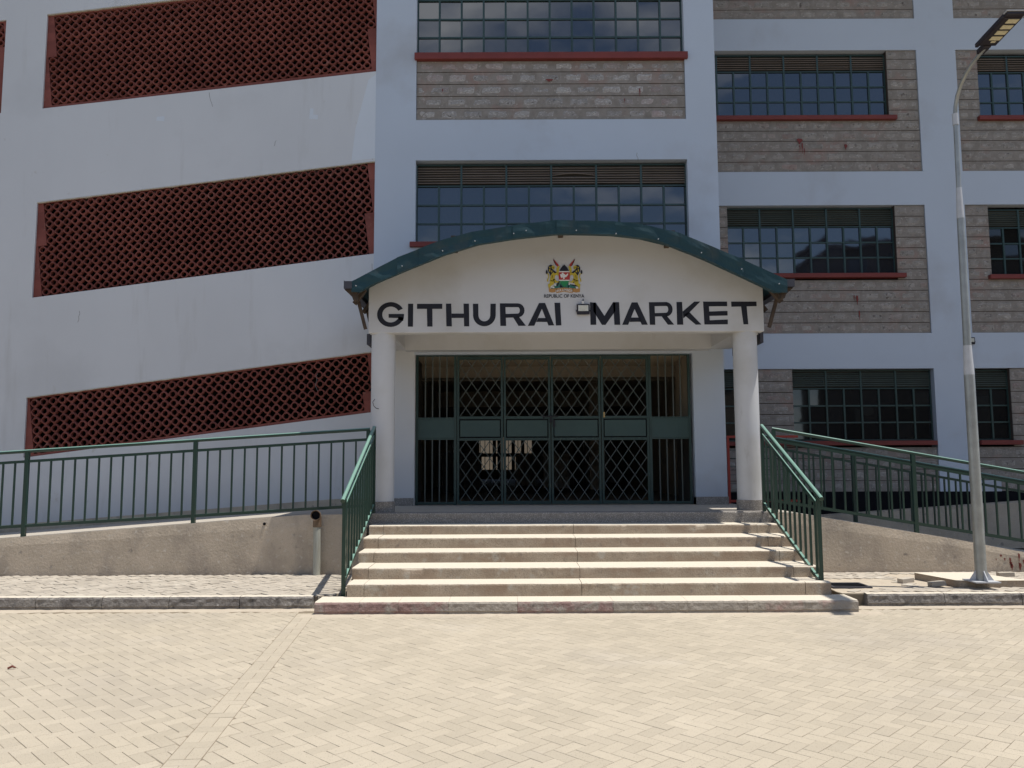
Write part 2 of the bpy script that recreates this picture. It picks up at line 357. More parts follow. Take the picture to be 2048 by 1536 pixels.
# ---------------------------------------------------------------- footpaths and kerbs
def kerb(x0, x1, yf, yb, z1, matl, parent, seed, rough=.012, name='kerb_stone', nx=None):
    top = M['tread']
    n = nx or max(8, int((x1-x0)/.03)); b = MB(); prof = [(yf, -.02), (yf+.004, z1*.22), (yf-.006, z1*.30), (yf, z1*.6), (yf+.002, z1*.84), (yf+.018, z1-.004), (yf+.05, z1), (yb, z1), (yb, -.02)]
    P = len(prof); vs = []; fs = []
    for i in range(n+1):
        x = x0+(x1-x0)*i/n
        for j, (yy, zz) in enumerate(prof):
            r = rough*(nz3(x*9, zz*22+seed, seed)+.6*nz3(x*31, zz*60, seed)) if j < 6 else 0
            dz = rough*.5*nz3(x*14, seed, 3.) if j in (4, 5) else 0
            vs.append((x, yy+r, zz+dz))
    for i in range(n):
        for j in range(P-1): fs.append((i*P+j, (i+1)*P+j, (i+1)*P+j+1, i*P+j+1))
    fs.append(tuple(range(P))); fs.append(tuple(n*P+P-1-k for k in range(P)))
    b.add(vs, fs)
    for i in range(n):
        for j in (5, 6): b.mi[i*(P-1)+j] = 1
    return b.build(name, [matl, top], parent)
def footpath(x0, x1, zt, label, seed, cuts):
    b = MB().box(x0, x1, 9.60, 11.42, -.02, zt-.014); o = b.build('footpath', M['sand'], kind='structure', label=label)
    for i in range(len(cuts)-1): kerb(cuts[i]+.004, cuts[i+1]-.004, 9.50, 9.60, .150, M['kerb'], o, seed+i)
    return o
fl = footpath(-14, -2.02, .142, 'narrow paved footpath with a crumbling dark kerb left of the steps', 5, [-14, -13, -12, -11, -10, -9.1, -8.2, -7.4, -6.35, -5.55, -4.78, -4.0, -3.18, -2.33])
fr = footpath(3.87, 14, .142, 'paved footpath with a broken kerb right of the steps', 41, [4.12, 5.02, 5.92, 6.8, 7.7, 8.6, 9.5, 10.4, 11.3, 12.2, 13.1, 14])
ps = sorted([p for p in herring(-14, -2.05, 9.66, 11.36, R(-45), .0, .05)], key=lambda p: (not(p[0] > -7.4), p[1]))
lay(fl, ps, 290, .142, M['paverdirty'], rz=.003, tl=.012)
def okr(p):
    x, y = p[0], p[1]
    if 3.95 < x < 4.55 and 9.85 < y < 10.45: return False      # drain
    if 3.87 < x < 4.9 and 9.95 < y < 10.75 : return False
    if 5.05 < x < 6.5 and 9.93 < y < 11.2: return False        # lamp footing
    return True
ps = sorted([p for p in herring(3.95, 14, 9.66, 11.36, R(-45), .02, .0) if okr(p)], key=lambda p: (not(p[0] < 7.2), p[1]))
lay(fr, ps, 230, .142, M['paverdirty'], rz=.003, tl=.012)
b = MB()
vs = []; nx, ny = 44, 20
for i in range(nx+1):
    for j in range(ny+1):
        x = 3.88+i/nx*2.7; y = 9.62+j/ny*1.78
        vs.append((x, y, .134+.006*nz3(x*5, y*5, 0)+.003*nz3(x*17, y*17, 4)))
b.add(vs, [(i*(ny+1)+j, (i+1)*(ny+1)+j, (i+1)*(ny+1)+j+1, i*(ny+1)+j+1) for i in range(nx) for j in range(ny)])
b.build('loose_sand', M['dust'], fr, smooth=True, kind='stuff')
# square drain opening with an angle-iron rim
dr = empty('drain_pit', (4.2, 10.15, .14), label='square open drain pit with iron rim in the footpath right of the steps', cat='drain')
b = MB(); b.box(3.92, 4.40, 9.98, 10.02, .12, .152).box(3.92, 4.40, 10.33, 10.37, .12, .152).box(3.92, 3.96, 10.02, 10.33, .12, .152).box(4.36, 4.40, 10.02, 10.33, .12, .152)
b.build('rim', M['gutter'], dr)
MB().box(3.96, 4.36, 10.02, 10.33, .141, .1445).build('pit_dark_sheet', M['blackband'], dr)  # black sheet just below the rim, painted shade in place of depth

# ---------------------------------------------------------------- staircase
SY = [9.48, 9.86, 10.36, 10.80, 11.27, 11.59]; SZ = [.289, .424, .555, .694, .818, .974]
st = empty('staircase', (.9, 9.1, 0), label='wide flight of six worn concrete steps up to the market entrance', cat='staircase')
def stepblock(x0, x1, yf, yb, z0, z1, matl, seed, chips=(), name='step_block', amp=.0065):
    n = max(6, int((x1-x0)/.025)); b = MB()
    prof = [(yf, z0-.01), (yf, z0+(z1-z0)*.5), (yf, z1-.022), (yf+.005, z1-.006), (yf+.018, z1), (yf+.06, z1), (yb, z1), (yb, z0-.01)]
    P = len(prof); vs = []; fs = []
    for i in range(n+1):
        x = x0+(x1-x0)*i/n
        for j, (yy, zz) in enumerate(prof):
            dy = dz = 0
            if j in (2, 3, 4):
                w = (.6, 1, .7)[j-2]; dy = w*amp*(nz3(x*3, seed, 0)+1.3*nz3(x*16, seed, 1)+.9*max(0, nz3(x*38, seed, 2))); dz = -w*amp*(abs(nz3(x*13, seed, 5))+abs(nz3(x*40, seed, 7))*.6)
                for (cx, cw, cd) in chips:
                    t = abs(x-cx)/cw
                    if t < 1: dy += cd*math.sqrt(1-t*t)*w; dz -= cd*.5*math.sqrt(1-t*t)*w
            elif j == 1:
                for (cx, cw, cd) in chips:
                    t = abs(x-cx)/cw
                    if t < .6: dy += 0
            vs.append((x, yy+dy, zz+dz))
    for i in range(n):
        for j in range(P-1): fs.append((i*P+j, (i+1)*P+j, (i+1)*P+j+1, i*P+j+1))
    fs.append(tuple(range(P))); fs.append(tuple(n*P+P-1-k for k in range(P)))
    b.add(vs, fs); return b.build(name, matl, st)
chips = {0: [(1.22, .05, .014)], 1: [(-1.2, .13, .02)], 4: [(2.62, .08, .02), (1.55, .04, .012)]}
for i in range(5):
    z0 = SZ[i-1] if i else .142
    xl = (-1.93, -1.95, -1.97, -1.99, -2.0)[i]; xr = 3.70
    cuts = [xl, xl+.2, .80+.012*i, 3.40, xr]
    for c in range(4):
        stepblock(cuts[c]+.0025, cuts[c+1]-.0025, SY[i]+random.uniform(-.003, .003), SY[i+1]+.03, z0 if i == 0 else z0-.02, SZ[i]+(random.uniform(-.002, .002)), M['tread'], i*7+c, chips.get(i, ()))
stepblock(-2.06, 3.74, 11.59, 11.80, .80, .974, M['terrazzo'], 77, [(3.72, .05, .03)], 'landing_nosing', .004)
kc = [-2.22, -1.72, -1.28, -.72, 0.05, 1.12, 1.95, 2.62, 3.86]
for i in range(len(kc)-1):
    kerb(kc[i]+.001, kc[i+1]-.001, 9.13, 9.52, .142, M['kerbred'] if i in (0, 1, 2, 4) else M['kerbgrey'], st, 60+i, .008, 'kerb_step')
# landing floor
MB().box(-2.06, 3.74, 11.79, 13.75, .70, .970).build('landing', M['deck'], st)

# ---------------------------------------------------------------- ramps
def ramp(name, pts, y0, y1, label, capside=1):
    root = empty(name, (pts[0][0], y0, 0), label=label, cat='ramp')
    # retaining wall front skin, subdivided for unevenness
    b = MB(); xs = [p[0] for p in pts]
    def zt(x):
        for i in range(len(pts)-1):
            a, c = pts[i], pts[i+1]
            if min(a[0], c[0]) <= x <= max(a[0], c[0]): return a[1]+(c[1]-a[1])*(x-a[0])/(c[0]-a[0])
        return pts[-1][1]
    x0, x1 = min(xs), max(xs); n = int((x1-x0)/.08); mz = 6; vs = []; fs = []
    for i in range(n+1):
        x = x0+(x1-x0)*i/n; h = zt(x)-.004
        for j in range(mz+1):
            z = -.02+(h+.02)*j/mz; vs.append((x, y0+.006*nz3(x*1.1, z*1.4, 2)+(.012 if j == mz else 0), z-(.003 if j == mz else 0)))
        vs.append((x, y0+.25, h))
    P = mz+2
    for i in range(n):
        for j in range(P-1): fs.append((i*P+j, (i+1)*P+j, (i+1)*P+j+1, i*P+j+1))
    b.add(vs, fs); b.build('retaining_wall', M['concrete'], root, smooth=False)
    b = MB(); b.prism([(x, z-.003) for x, z in pts]+[(pts[-1][0], -.02), (pts[0][0], -.02)], y0+.03, y1)
    b.build('walkway', M['deck'], root)
    return root
rl = ramp('access_ramp', [(-2.06, .974), (-2.95, .970), (-7.14, .660), (-13.9, .15)], 11.42, 13.50, 'long concrete access ramp rising to the landing from the left')
rr = ramp('access_ramp', [(3.74, .974), (4.05, .955), (6.25, .585), (7.2, .40), (8.9, .15)], 11.42, 13.10, 'steep concrete access ramp dropping to the right of the steps')
def splat(pts, y, matl, parent, name='paint_drip'):
    b = MB()
    for (x, z, w, h) in pts: b.prism([(x-w/2, z+h*.35), (x-w*.2, z+h*.5), (x+w*.4, z+h*.42), (x+w/2, z+.1*h), (x+w*.12, z-h*.2), (x+w*.06, z-h*.5), (x-w*.10, z-h*.45), (x-w*.2, z-h*.1)], y-.003, y)
    return b.build(name, matl, parent, kind='stuff')
random.seed(3)
splat([(7.02+random.uniform(-.12, .2), .27+random.uniform(-.08, .08), random.uniform(.015, .04), random.uniform(.05, .14)) for _ in range(7)]+[(6.85, .35, .03, .04), (6.9, .30, .02, .05), (6.78, .30, .012, .03)], 11.41, M['red'], rr)
MB().tube([(-3.50, 11.409, .84), (-3.50, 11.46, .84)], .020, 10).build('weep_hole_dark_disc', M['blackband'], rl)  # black disc painted on the wall for the dark of a hole

# ---------------------------------------------------------------- downpipe stub
dp = empty('drain_pipe', (-2.73, 11.33, .14), label='short grey upright pipe with a brown open bend in front of the left ramp wall', cat='pipe')
MB().tube([(-2.73, 11.33, .12), (-2.735, 11.33, .82)], .051, 16).build('pipe', M['pipe'], dp, smooth=True)
b = MB(); b.tube([(-2.735, 11.33, .80), (-2.735, 11.33, .90)], .059, 16, False)
b.tube([(-2.735, 11.33, .88), (-2.735, 11.325, .93), (-2.735, 11.30, .965), (-2.735, 11.24, .968)], .060, 18, False).tube([(-2.735, 11.25, .968), (-2.735, 11.22, .968)], .070, 18, False)
b.tube([(-2.735, 11.22, .968), (-2.735, 11.24, .968)], [.070, .058], 18, False)
b.build('bend', M['pvc'], dp, smooth=True)
MB().tube([(-2.735, 11.262, .968), (-2.735, 11.268, .968)], .058, 16).build('bore_dark_disc', M['blackband'], dp)  # black disc painted in for the shade inside the bend

# ---------------------------------------------------------------- railings
def railing(name, label, pa, pb, yy, post_x, bot, mid_d=.15, nb=13, top=None, endcap=True, zfloor=None):
    """level along x: pa,pb = (x, z) ends of handrail; bot(x) z of bottom rail; posts at post_x"""
    root = empty(name, (post_x[0], yy, zfloor(post_x[0])), label=label, cat='railing')
    def zt(x): return pa[1]+(pb[1]-pa[1])*(x-pa[0])/(pb[0]-pa[0])
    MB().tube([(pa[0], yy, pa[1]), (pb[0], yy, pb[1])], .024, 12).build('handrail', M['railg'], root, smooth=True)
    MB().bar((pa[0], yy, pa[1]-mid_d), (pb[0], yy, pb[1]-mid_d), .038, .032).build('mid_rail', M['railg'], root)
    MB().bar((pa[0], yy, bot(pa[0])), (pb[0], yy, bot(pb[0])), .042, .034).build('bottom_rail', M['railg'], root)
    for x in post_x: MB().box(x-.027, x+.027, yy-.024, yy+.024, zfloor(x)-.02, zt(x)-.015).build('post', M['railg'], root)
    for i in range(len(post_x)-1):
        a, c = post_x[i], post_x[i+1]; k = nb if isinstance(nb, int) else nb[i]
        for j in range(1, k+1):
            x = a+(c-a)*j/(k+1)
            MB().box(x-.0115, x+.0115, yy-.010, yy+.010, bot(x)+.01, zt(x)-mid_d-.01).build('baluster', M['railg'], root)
    return root
def fl_l(x): return .970+.0740*(x+2.95) if x < -2.95 else .974
def fl_r(x): return .974 if x < 4.0 else .955-.168*(x-4.05)
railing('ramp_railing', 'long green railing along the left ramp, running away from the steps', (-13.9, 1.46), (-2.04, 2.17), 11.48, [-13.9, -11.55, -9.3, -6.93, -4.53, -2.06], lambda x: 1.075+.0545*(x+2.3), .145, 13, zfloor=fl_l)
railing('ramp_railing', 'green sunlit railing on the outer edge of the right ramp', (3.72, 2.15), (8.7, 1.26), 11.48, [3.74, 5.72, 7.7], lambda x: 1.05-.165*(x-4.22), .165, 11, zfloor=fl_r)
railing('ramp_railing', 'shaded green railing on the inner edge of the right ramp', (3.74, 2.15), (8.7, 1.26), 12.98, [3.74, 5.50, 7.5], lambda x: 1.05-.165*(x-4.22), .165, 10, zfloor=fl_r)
def stair_rail(label, x, flip):
    root = empty('stair_railing', (x, 9.6, .142), label=label, cat='railing')
    A = Vector((x, 11.62, 2.20)); B = Vector((x+(.02 if x > 0 else 0), 9.56, 1.265))
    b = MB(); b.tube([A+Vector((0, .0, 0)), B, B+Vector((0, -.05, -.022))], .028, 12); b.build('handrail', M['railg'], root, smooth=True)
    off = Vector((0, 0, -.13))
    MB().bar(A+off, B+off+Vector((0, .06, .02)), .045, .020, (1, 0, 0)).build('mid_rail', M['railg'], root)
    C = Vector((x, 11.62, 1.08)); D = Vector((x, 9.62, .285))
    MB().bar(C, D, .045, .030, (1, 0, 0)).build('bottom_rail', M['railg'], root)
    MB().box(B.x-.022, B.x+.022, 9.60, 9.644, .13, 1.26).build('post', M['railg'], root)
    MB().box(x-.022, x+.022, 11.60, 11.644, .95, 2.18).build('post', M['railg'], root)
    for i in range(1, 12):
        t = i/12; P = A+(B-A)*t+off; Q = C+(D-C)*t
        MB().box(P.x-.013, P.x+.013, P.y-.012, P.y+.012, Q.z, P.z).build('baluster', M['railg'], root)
    return root
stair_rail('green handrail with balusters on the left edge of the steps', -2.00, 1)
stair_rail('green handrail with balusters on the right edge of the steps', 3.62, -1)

# ---------------------------------------------------------------- the market building
bd = empty('market_building', (0, 13.6, 0), label='grey painted four storey market building with red block screens, stone panels and long windows', cat='building')
YF = 13.5; YW = 16.0; TOP = 16.6
# left ramp tower wall and centre block (front plane 13.5)
def sl(x, zL, k): return zL+k*(x+8.22)
scr = []   # screens: (xL,xR,zbL,kb,ztL,kt,pitch)
scr.append(dict(x0=-8.22, x1=-2.37, b=(1.80, .1265), t=(2.82, .1290), p=.156))
scr.append(dict(x0=-8.22, x1=-2.37, b=(4.53, .1275), t=(6.21, .1220), p=.149))
scr.append(dict(x0=-8.22, x1=-2.37, b=(7.90, .1120), t=(9.64, .1180), p=.149))
w = MB()
def zq(x, s, k): return s[k][0]+s[k][1]*(x+8.22)
D0, D1 = YF, YF+.24
for (xa, xb) in ((-8.22, -2.37),):
    prevf = lambda x: 0.
    for s in scr:
        w.prism([(xa, prevf(xa)), (xb, prevf(xb)), (xb, zq(xb, s, 'b')), (xa, zq(xa, s, 'b'))], D0, D1)
        prevf = (lambda s: (lambda x: zq(x, s, 't')))(s)
    w.prism([(xa, prevf(xa)), (xb, prevf(xb)), (xb, TOP), (xa, TOP)], D0, D1)
w.box(-2.37, -1.66, D0, D1, 0, 4.2)
# further bay at the far left: opening z 7.83..9.54
w.box(-8.94, -8.22, D0, D1, 0, TOP)
w.box(-14, -8.94, D0, D1, 0, 7.30); w.box(-14, -8.94, D0, D1, 9.60, TOP)
w.prism([(-14, 7.30), (-8.94, 7.30), (-8.94, 7.82)], D0, D1); w.prism([(-14, 9.6), (-8.94, 9.6), (-8.94, 9.54), (-14, 9.0)], D0, D1)
w.build('ramp_tower_wall', M['paint'], bd)
scr.append(dict(x0=-14, x1=-8.94, b=(7.90, .1120), t=(9.62, .1180), p=.149))
w = MB()
w.box(-2.37, -1.66, D0, D1, 4.2, TOP)
w.box(3.07, 3.60, D0, D1, 0, TOP)
w.box(-1.66, 3.07, D0, D1, 3.52, 5.40)
w.box(-1.66, 3.07, D0, D1, 6.93, 7.66)
w.box(-1.66, 3.07, D0, D1, 10.36, 11.1)
w.box(-1.66, 3.07, D0, D1, 12.3, TOP)
w.build('entrance_block_wall', M['paint_b'], bd)
MB().box(3.59, 3.60-.002, D1, YW+.24, 0, TOP).build('return_wall', M['paint_b'], bd)
# small fresh paint repairs, cracks and runs on the tower wall
M['patch'] = mat('fresh_paint_patch', (.60, .64, .69), (.58, .62, .67), 3, .7)
M['crack'] = mat('hairline_crack', (.20, .19, .19), None, 9, .9)
M['putty'] = mat('cream_mortar_edge', (.50, .46, .38), (.42, .38, .31), 9, .9)
b = MB(); y_ = YF-.002
b.prism([(-3.52, 7.88), (-3.46, 7.88), (-3.46, 7.77), (-3.38, 7.76), (-3.38, 7.68), (-3.53, 7.69)], y_, YF)
b.prism([(-6.20, 7.74), (-6.07, 7.75), (-6.07, 7.66), (-6.21, 7.67)], y_, YF).prism([(-2.37, 8.5), (-2.37, 6.97), (-2.78, 6.93), (-2.72, 7.5), (-2.60, 8.0), (-2.5, 8.4)], y_, YF)
b.build('paint_patch', M['patch'], bd, kind='stuff')
rnd = random.Random(5)
for (x, z, L_, n_) in ((-5.3, 8.18, .26, 5), (-2.46, 7.25, .3, 6), (-4.1, 7.3, .1, 3), (-2.4, 5.1, .5, 8), (-7.4, 4.3, .2, 4), (-3.3, 3.2, .3, 6), (-1.2+3.4, 7.05, .14, 3)):
    pts = [(x, z)]
    for k in range(n_): pts.append((pts[-1][0]+rnd.uniform(-.025, .025), pts[-1][1]-L_/n_))
    b = MB()
    for (p, q) in zip(pts, pts[1:]): b.prism([(p[0]-.0035, p[1]), (p[0]+.0035, p[1]), (q[0]+.003, q[1]), (q[0]-.003, q[1])], YF-.0015, YF+.001)
    b.build('crack', M['crack'], bd, kind='stuff')
for s_e in scr[:3]:      # ragged cream mortar lip over each screen
    b = MB(); n_ = 90; x0_, x1_ = s_e['x0'], s_e['x1']
    for k in range(n_):
        xa, xb = x0_+(x1_-x0_)*k/n_, x0_+(x1_-x0_)*(k+1)/n_
        da, db = .012+.014*abs(nz3(xa*4, 3, 0)), .012+.014*abs(nz3(xb*4, 3, 0))
        b.prism([(xa, zq(xa, s_e, 't')), (xb, zq(xb, s_e, 't')), (xb, zq(xb, s_e, 't')-db), (xa, zq(xa, s_e, 't')-da)], YF-.003, YF+.05)
    b.build('mortar_lip', M['putty'], bd, kind='stuff')
# skirting along the ramp
b = MB(); b.prism([(-13.9, .15), (-7.14, .655), (-2.95, .965), (-2.06, .97), (-2.06, 1.09), (-2.95, 1.09), (-7.14, .78), (-13.9, .27)], YF-.010, YF+.02)
b.build('skirting', M['concrete'], bd)
# screens of ring-shaped clay blocks
def ring_mesh(p, matl, seg=12, dep=.075):
    b = MB(); rh = .31*p; rl = .375*p; ro_ = .425*p; wv = .10*p; h = p/2
    inner = []; lip = []; lipo = []; outer = []
    for k in range(seg):
        a = 2*math.pi*(k+.5)/seg
        inner.append((rh*math.cos(a), rh*math.sin(a))); lip.append((rl*math.cos(a), rl*math.sin(a)))
        c, s_ = math.cos(a), math.sin(a)
        # web to neighbour at the four sides
        if abs(c) > .95: q = (math.copysign(h, c), s_/abs(s_)*wv)
        elif abs(s_) > .95: q = (c/abs(c)*wv, math.copysign(h, s_))
        else: q = (ro_*c, ro_*s_)
        outer.append(q)
    n = seg; vs = []
    for (x, z) in inner: vs.append((x, 0, z))            # 0 lip inner front
    for (x, z) in lip: vs.append((x, 0, z))              # 1 lip outer front
    for (x, z) in lip: vs.append((x, .013, z))           # 2
    for (x, z) in outer: vs.append((x, .016, z))         # 3
    for (x, z) in inner: vs.append((x, dep, z))          # 4
    for (x, z) in outer: vs.append((x, dep, z))          # 5
    fs = []
    def band(a, c):
        for k in range(n): fs.append((a*n+k, c*n+k, c*n+(k+1) % n, a*n+(k+1) % n))
    band(0, 1); band(1, 2); band(2, 3); band(3, 5); band(4, 0)
    b.add(vs, fs); return b
allblocks = []
for si, s in enumerate(scr):
    ang = math.atan((s['b'][1]+s['t'][1])/2); ca, sa = math.cos(ang), math.sin(ang)
    x0, x1 = s['x0'], s['x1']
    panel = MB()  # red mortar edge
    ox, oz = x0, zq(x0, s, 'b')
    H = (zq((x0+x1)/2, s, 't')-zq((x0+x1)/2, s, 'b'))*ca
    nr = int(H/s['p']); mb = (H-nr*s['p'])/2; p = s['p']
    def uv(u, v): return (ox+u*ca-v*sa, oz+u*sa+v*ca)
    def ub(x, v): return (x-ox+v*sa)/ca
    yF = YF+.026; yB = yF+.080
    blocks = []
    for j in range(nr):
        va, vb = mb+j*p, mb+(j+1)*p
        us = max(ub(x0, va), ub(x0, vb))+.012+(.02 if si in (1, 2) else 0); ue = min(ub(x1, va), ub(x1, vb))-.012
        # keep lattice columns aligned between rows
        i0 = math.ceil(us/p); i1 = math.floor(ue/p)
        for i in range(i0, i1): blocks.append((uv((i+.5)*p, (va+vb)/2), ang))
        panel.prism([(x0, uv(ub(x0, va), va)[1]), uv(i0*p, va), uv(i0*p, vb), (x0, uv(ub(x0, vb), vb)[1])], yF+.008, yB)
        panel.prism([uv(i1*p, va), (x1, uv(ub(x1, va), va)[1]), (x1, uv(ub(x1, vb), vb)[1]), uv(i1*p, vb)], yF+.008, yB)
    # top and bottom mortar strips
    for vv, key in ((mb, 'b'), (H-mb, 't')):
        A = uv(ub(x0, vv), vv); B = uv(ub(x1, vv), vv)
        panel.prism([(x0, zq(x0, s, key)), (x1, zq(x1, s, key)), (x1, B[1]), (x0, A[1])], yF+.006, yB)
    po = panel.build('block_screen', M['brickred'], bd)
    s['obj'] = po; s['yF'] = yF
    for (xz, a) in blocks: allblocks.append((abs(xz[0])+1.3*abs(xz[1]-1.7) if si == 0 else 1e3, xz, a, si))
allblocks.sort(key=lambda t: t[0])
meshes = {}
for k, (d, xz, a, si) in enumerate(allblocks):
    s = scr[si]
    if si == 0 and k < 300:
        if s['p'] not in meshes: meshes[s['p']] = ring_mesh(s['p'], None).mesh('vent_block', M['brickred'])
        place('vent_block', meshes[s['p']], (xz[0], s['yF']+random.gauss(0, .0025), xz[1]), s['obj'], rot=(random.gauss(0, .012), -a+random.gauss(0, .02), random.gauss(0, .012)))
    else:
        b = s.setdefault('rest', MB()); rm = s.setdefault('rm', ring_mesh(s['p'], None))
        aa = a+random.gauss(0, .02); c, s_ = math.cos(aa), math.sin(aa); dy = random.gauss(0, .0025)
        b.add([(xz[0]+x*c-z*s_, s['yF']+dy+y, xz[1]+x*s_+z*c) for x, y, z in rm.v], rm.f)
for s in scr:
    if 'rest' in s: s['rest'].build('vent_blocks', M['brickred'], s['obj'], kind='stuff')
# wing behind on the right (front plane 16.0)
w = MB(); W0, W1 = YW, YW+.24
for (za, zb) in ((3.53, 4.25), (6.91, 7.62), (10.24, 10.93), (13.6, TOP)): w.box(3.6, 22.3, W0, W1, za, zb)
for (za, zb) in ((1.07, 3.53), (4.25, 6.91), (7.62, 10.24), (10.93, 13.6)):
        for xp in (8.49, 13.5, 18.5): w.box(xp, xp+.82, W0, W1, za, zb)
w.box(9.31, 9.70, W0-.012, W0, 1.07, 1.29)
w.build('wing_wall', M['paint_b'], bd)
MB().box(3.6, 22.3, W0-.02, W1, .1, 1.07).build('black_plinth', M['blackband'], bd)
b = MB(); b.prism([(3.8, 0), (20, 0), (20, 1.02), (12, 1.0), (10.2, .90), (5.6, .60), (3.8, .45)], W0-.40, W0-.03)
b.build('cement_ledge', M['concrete'], bd)
# unseen roof-level slab added to shade the right ramp
MB().box(9.3, 22.5, 10.65, 11.55, TOP, TOP+.25).build('ramp_shade_slab', M['paint'], bd)
# roof with deep eaves, interior slabs
MB().box(-14.2, 22.5, 11.55, 40, TOP, TOP+.25).build('roof', M['paint'], bd)

# windows -------------------------------------------------------------
def slat_mesh(w, matl):
    b = MB(); b.bar((-w/2, 0, 0), (w/2, 0, 0), .050, .006, (0, -.62, .78)); return b.mesh('louvre_slat', matl)
slatcache = {}
pane_me = {}
def window(x0, x1, z0, z1, y, cols, per, louv, rows, lm, gm, ns=7, bent=None):
    """x0..x1 opening; frame plane y; louvre band height louv at the top; cols panes; a louvre section covers `per` panes"""
    root = empty('window', ((x0+x1)/2, y, z0), bd)
    fr = MB(); t = .022; f0, f1 = y, y+.035
    zl = z1-louv
    fr.box(x0, x1, f0, f1, z0, z0+t); fr.box(x0, x1, f0, f1, z1-t, z1); fr.box(x0, x1, f0-.006, f1, zl-t, zl)
    fr.box(x0, x0+t, f0-.002, f1, z0+t, z1-t); fr.box(x1-t, x1, f0-.002, f1, z0+t, z1-t)
    pw = (x1-x0)/cols
    fr.build('frame', M['green'], root)
    ph = (zl-t-z0-t)/rows
    for i in range(1, cols):
        x = x0+i*pw; zt_ = z1-t if i % per == 0 else zl-t
        MB().box(x-.017, x+.017, f0-.004, f1-.004, z0+t, zt_).build('mullion', M['green'], root)
    for j in range(1, rows):
        z = z0+t+j*ph; MB().box(x0+t, x1-t, f0+.004, f1-.008, z-.015, z+.015).build('glazing_bar', M['green'], root)
    for i in range(cols):
        for j in range(rows):
            key = (round(pw, 3), round(ph, 3), gm)
            if key not in pane_me:
                b = MB(); b.box(-pw/2+.008, pw/2-.008, -.002, .002, -ph/2+.008, ph/2-.008); pane_me[key] = b.mesh('pane', M[gm])
            place('pane', pane_me[key], (x0+(i+.5)*pw, f1-.010, z0+t+(j+.5)*ph), root, rot=(random.gauss(0, .006), 0, random.gauss(0, .006)))
    nsec = math.ceil(cols/per)
    for k in range(nsec):
        xa = x0+k*per*pw+.014; xb = min(x0+(k+1)*per*pw, x1)-.014
        if xb-xa < .1: continue
        for q in range(ns):
            zz = zl+.03+(louv-t-.05)*(q+.5)/ns
            if bent and bent == (k, q):
                b = MB(); n = 12
                for e in range(n):
                    u0, u1 = e/n, (e+1)/n
                    b.bar((xa+(xb-xa)*u0, y+.01, zz+.035*math.sin(math.pi*u0)), (xa+(xb-xa)*u1, y+.01, zz+.035*math.sin(math.pi*u1)), .045, .006, (0, -.62, .78))
                b.build('louvre_slat', M[lm], root, label='bent louvre slat'); continue
            key = (round(xb-xa, 3), lm)
            if key not in slatcache: slatcache[key] = slat_mesh(xb-xa, M[lm])
            place('louvre_slat', slatcache[key], ((xa+xb)/2, y+.014, zz+random.gauss(0, .0015)), root, rot=(random.gauss(0, .03), random.gauss(0, .0018), 0))
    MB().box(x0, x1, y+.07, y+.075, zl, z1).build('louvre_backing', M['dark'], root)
    return root
def sill(x0, x1, y, z0, z1, out=.06):
    MB().box(x0, x1, y-out, y+.12, z0, z1).build('window_sill', M['red'], bd, bevel=.006)
YG = YF+.13; YGW = YW+.12
window(-1.66, 3.07, 5.48, 6.90, YG, 12, 2, .38, 3, 'louver', 'glass', 7, bent=(3, 3))
window(-1.66, 3.07, 8.88, 10.33, YG, 12, 2, .38, 3, 'louver', 'glass', 7)
sill(-1.75, 3.12, YF, 5.38, 5.47); sill(-1.69, 3.12, YF, 8.75, 8.87)
window(3.62, 7.87, 8.83, 10.20, YGW, 12, 2, .36, 3, 'louver', 'glass', 6)
window(4.44, 7.88, 5.50, 6.88, YGW, 10, 2, .38, 3, 'louverg', 'glass', 7)
window(5.65, 8.47, 2.09, 3.51, YGW, 8, 2, .36, 3, 'louverg', 'glassdk', 7)
window(3.62, 4.95, 2.09, 3.51, YGW, 4, 2, .36, 3, 'louverg', 'glassdk', 7)
window(9.77, 13.12, 8.80, 10.16, YGW, 10, 2, .36, 3, 'louver', 'glass', 6)
window(9.80, 13.15, 5.46, 6.84, YGW, 10, 2, .38, 3, 'louverg', 'glassdk', 7)
window(9.33, 10.03, 2.09, 3.50, YGW, 2, 2, .36, 3, 'louverg', 'glassdk', 7)
sill(3.62, 8.00, YW, 8.72, 8.81); sill(3.62, 8.02, YW, 5.39, 5.48); sill(3.62, 8.46, YW, 1.99, 2.08); sill(9.33, 10.17, YW, 1.99, 2.08)
sill(9.70, 13.2, YW, 8.70, 8.79); sill(9.72, 13.2, YW, 5.35, 5.44)
for xb_ in (14.32, 19.32):     # further bays of the wing beyond the right edge of the view
    for (za, zb, gm_) in ((8.80, 10.16, 'glass'), (5.46, 6.84, 'glassdk'), (2.09, 3.50, 'glassdk')):
        w_ = 2.9 if xb_ > 19 else 3.4
        if w_ == 2.9: continue
        window(xb_+.4, xb_+.4+w_, za, zb, YGW, 10, 2, .36, 3, 'louverg', gm_, 6); sill(xb_+.35, xb_+.45+w_, YW, za-.09, za-.01)

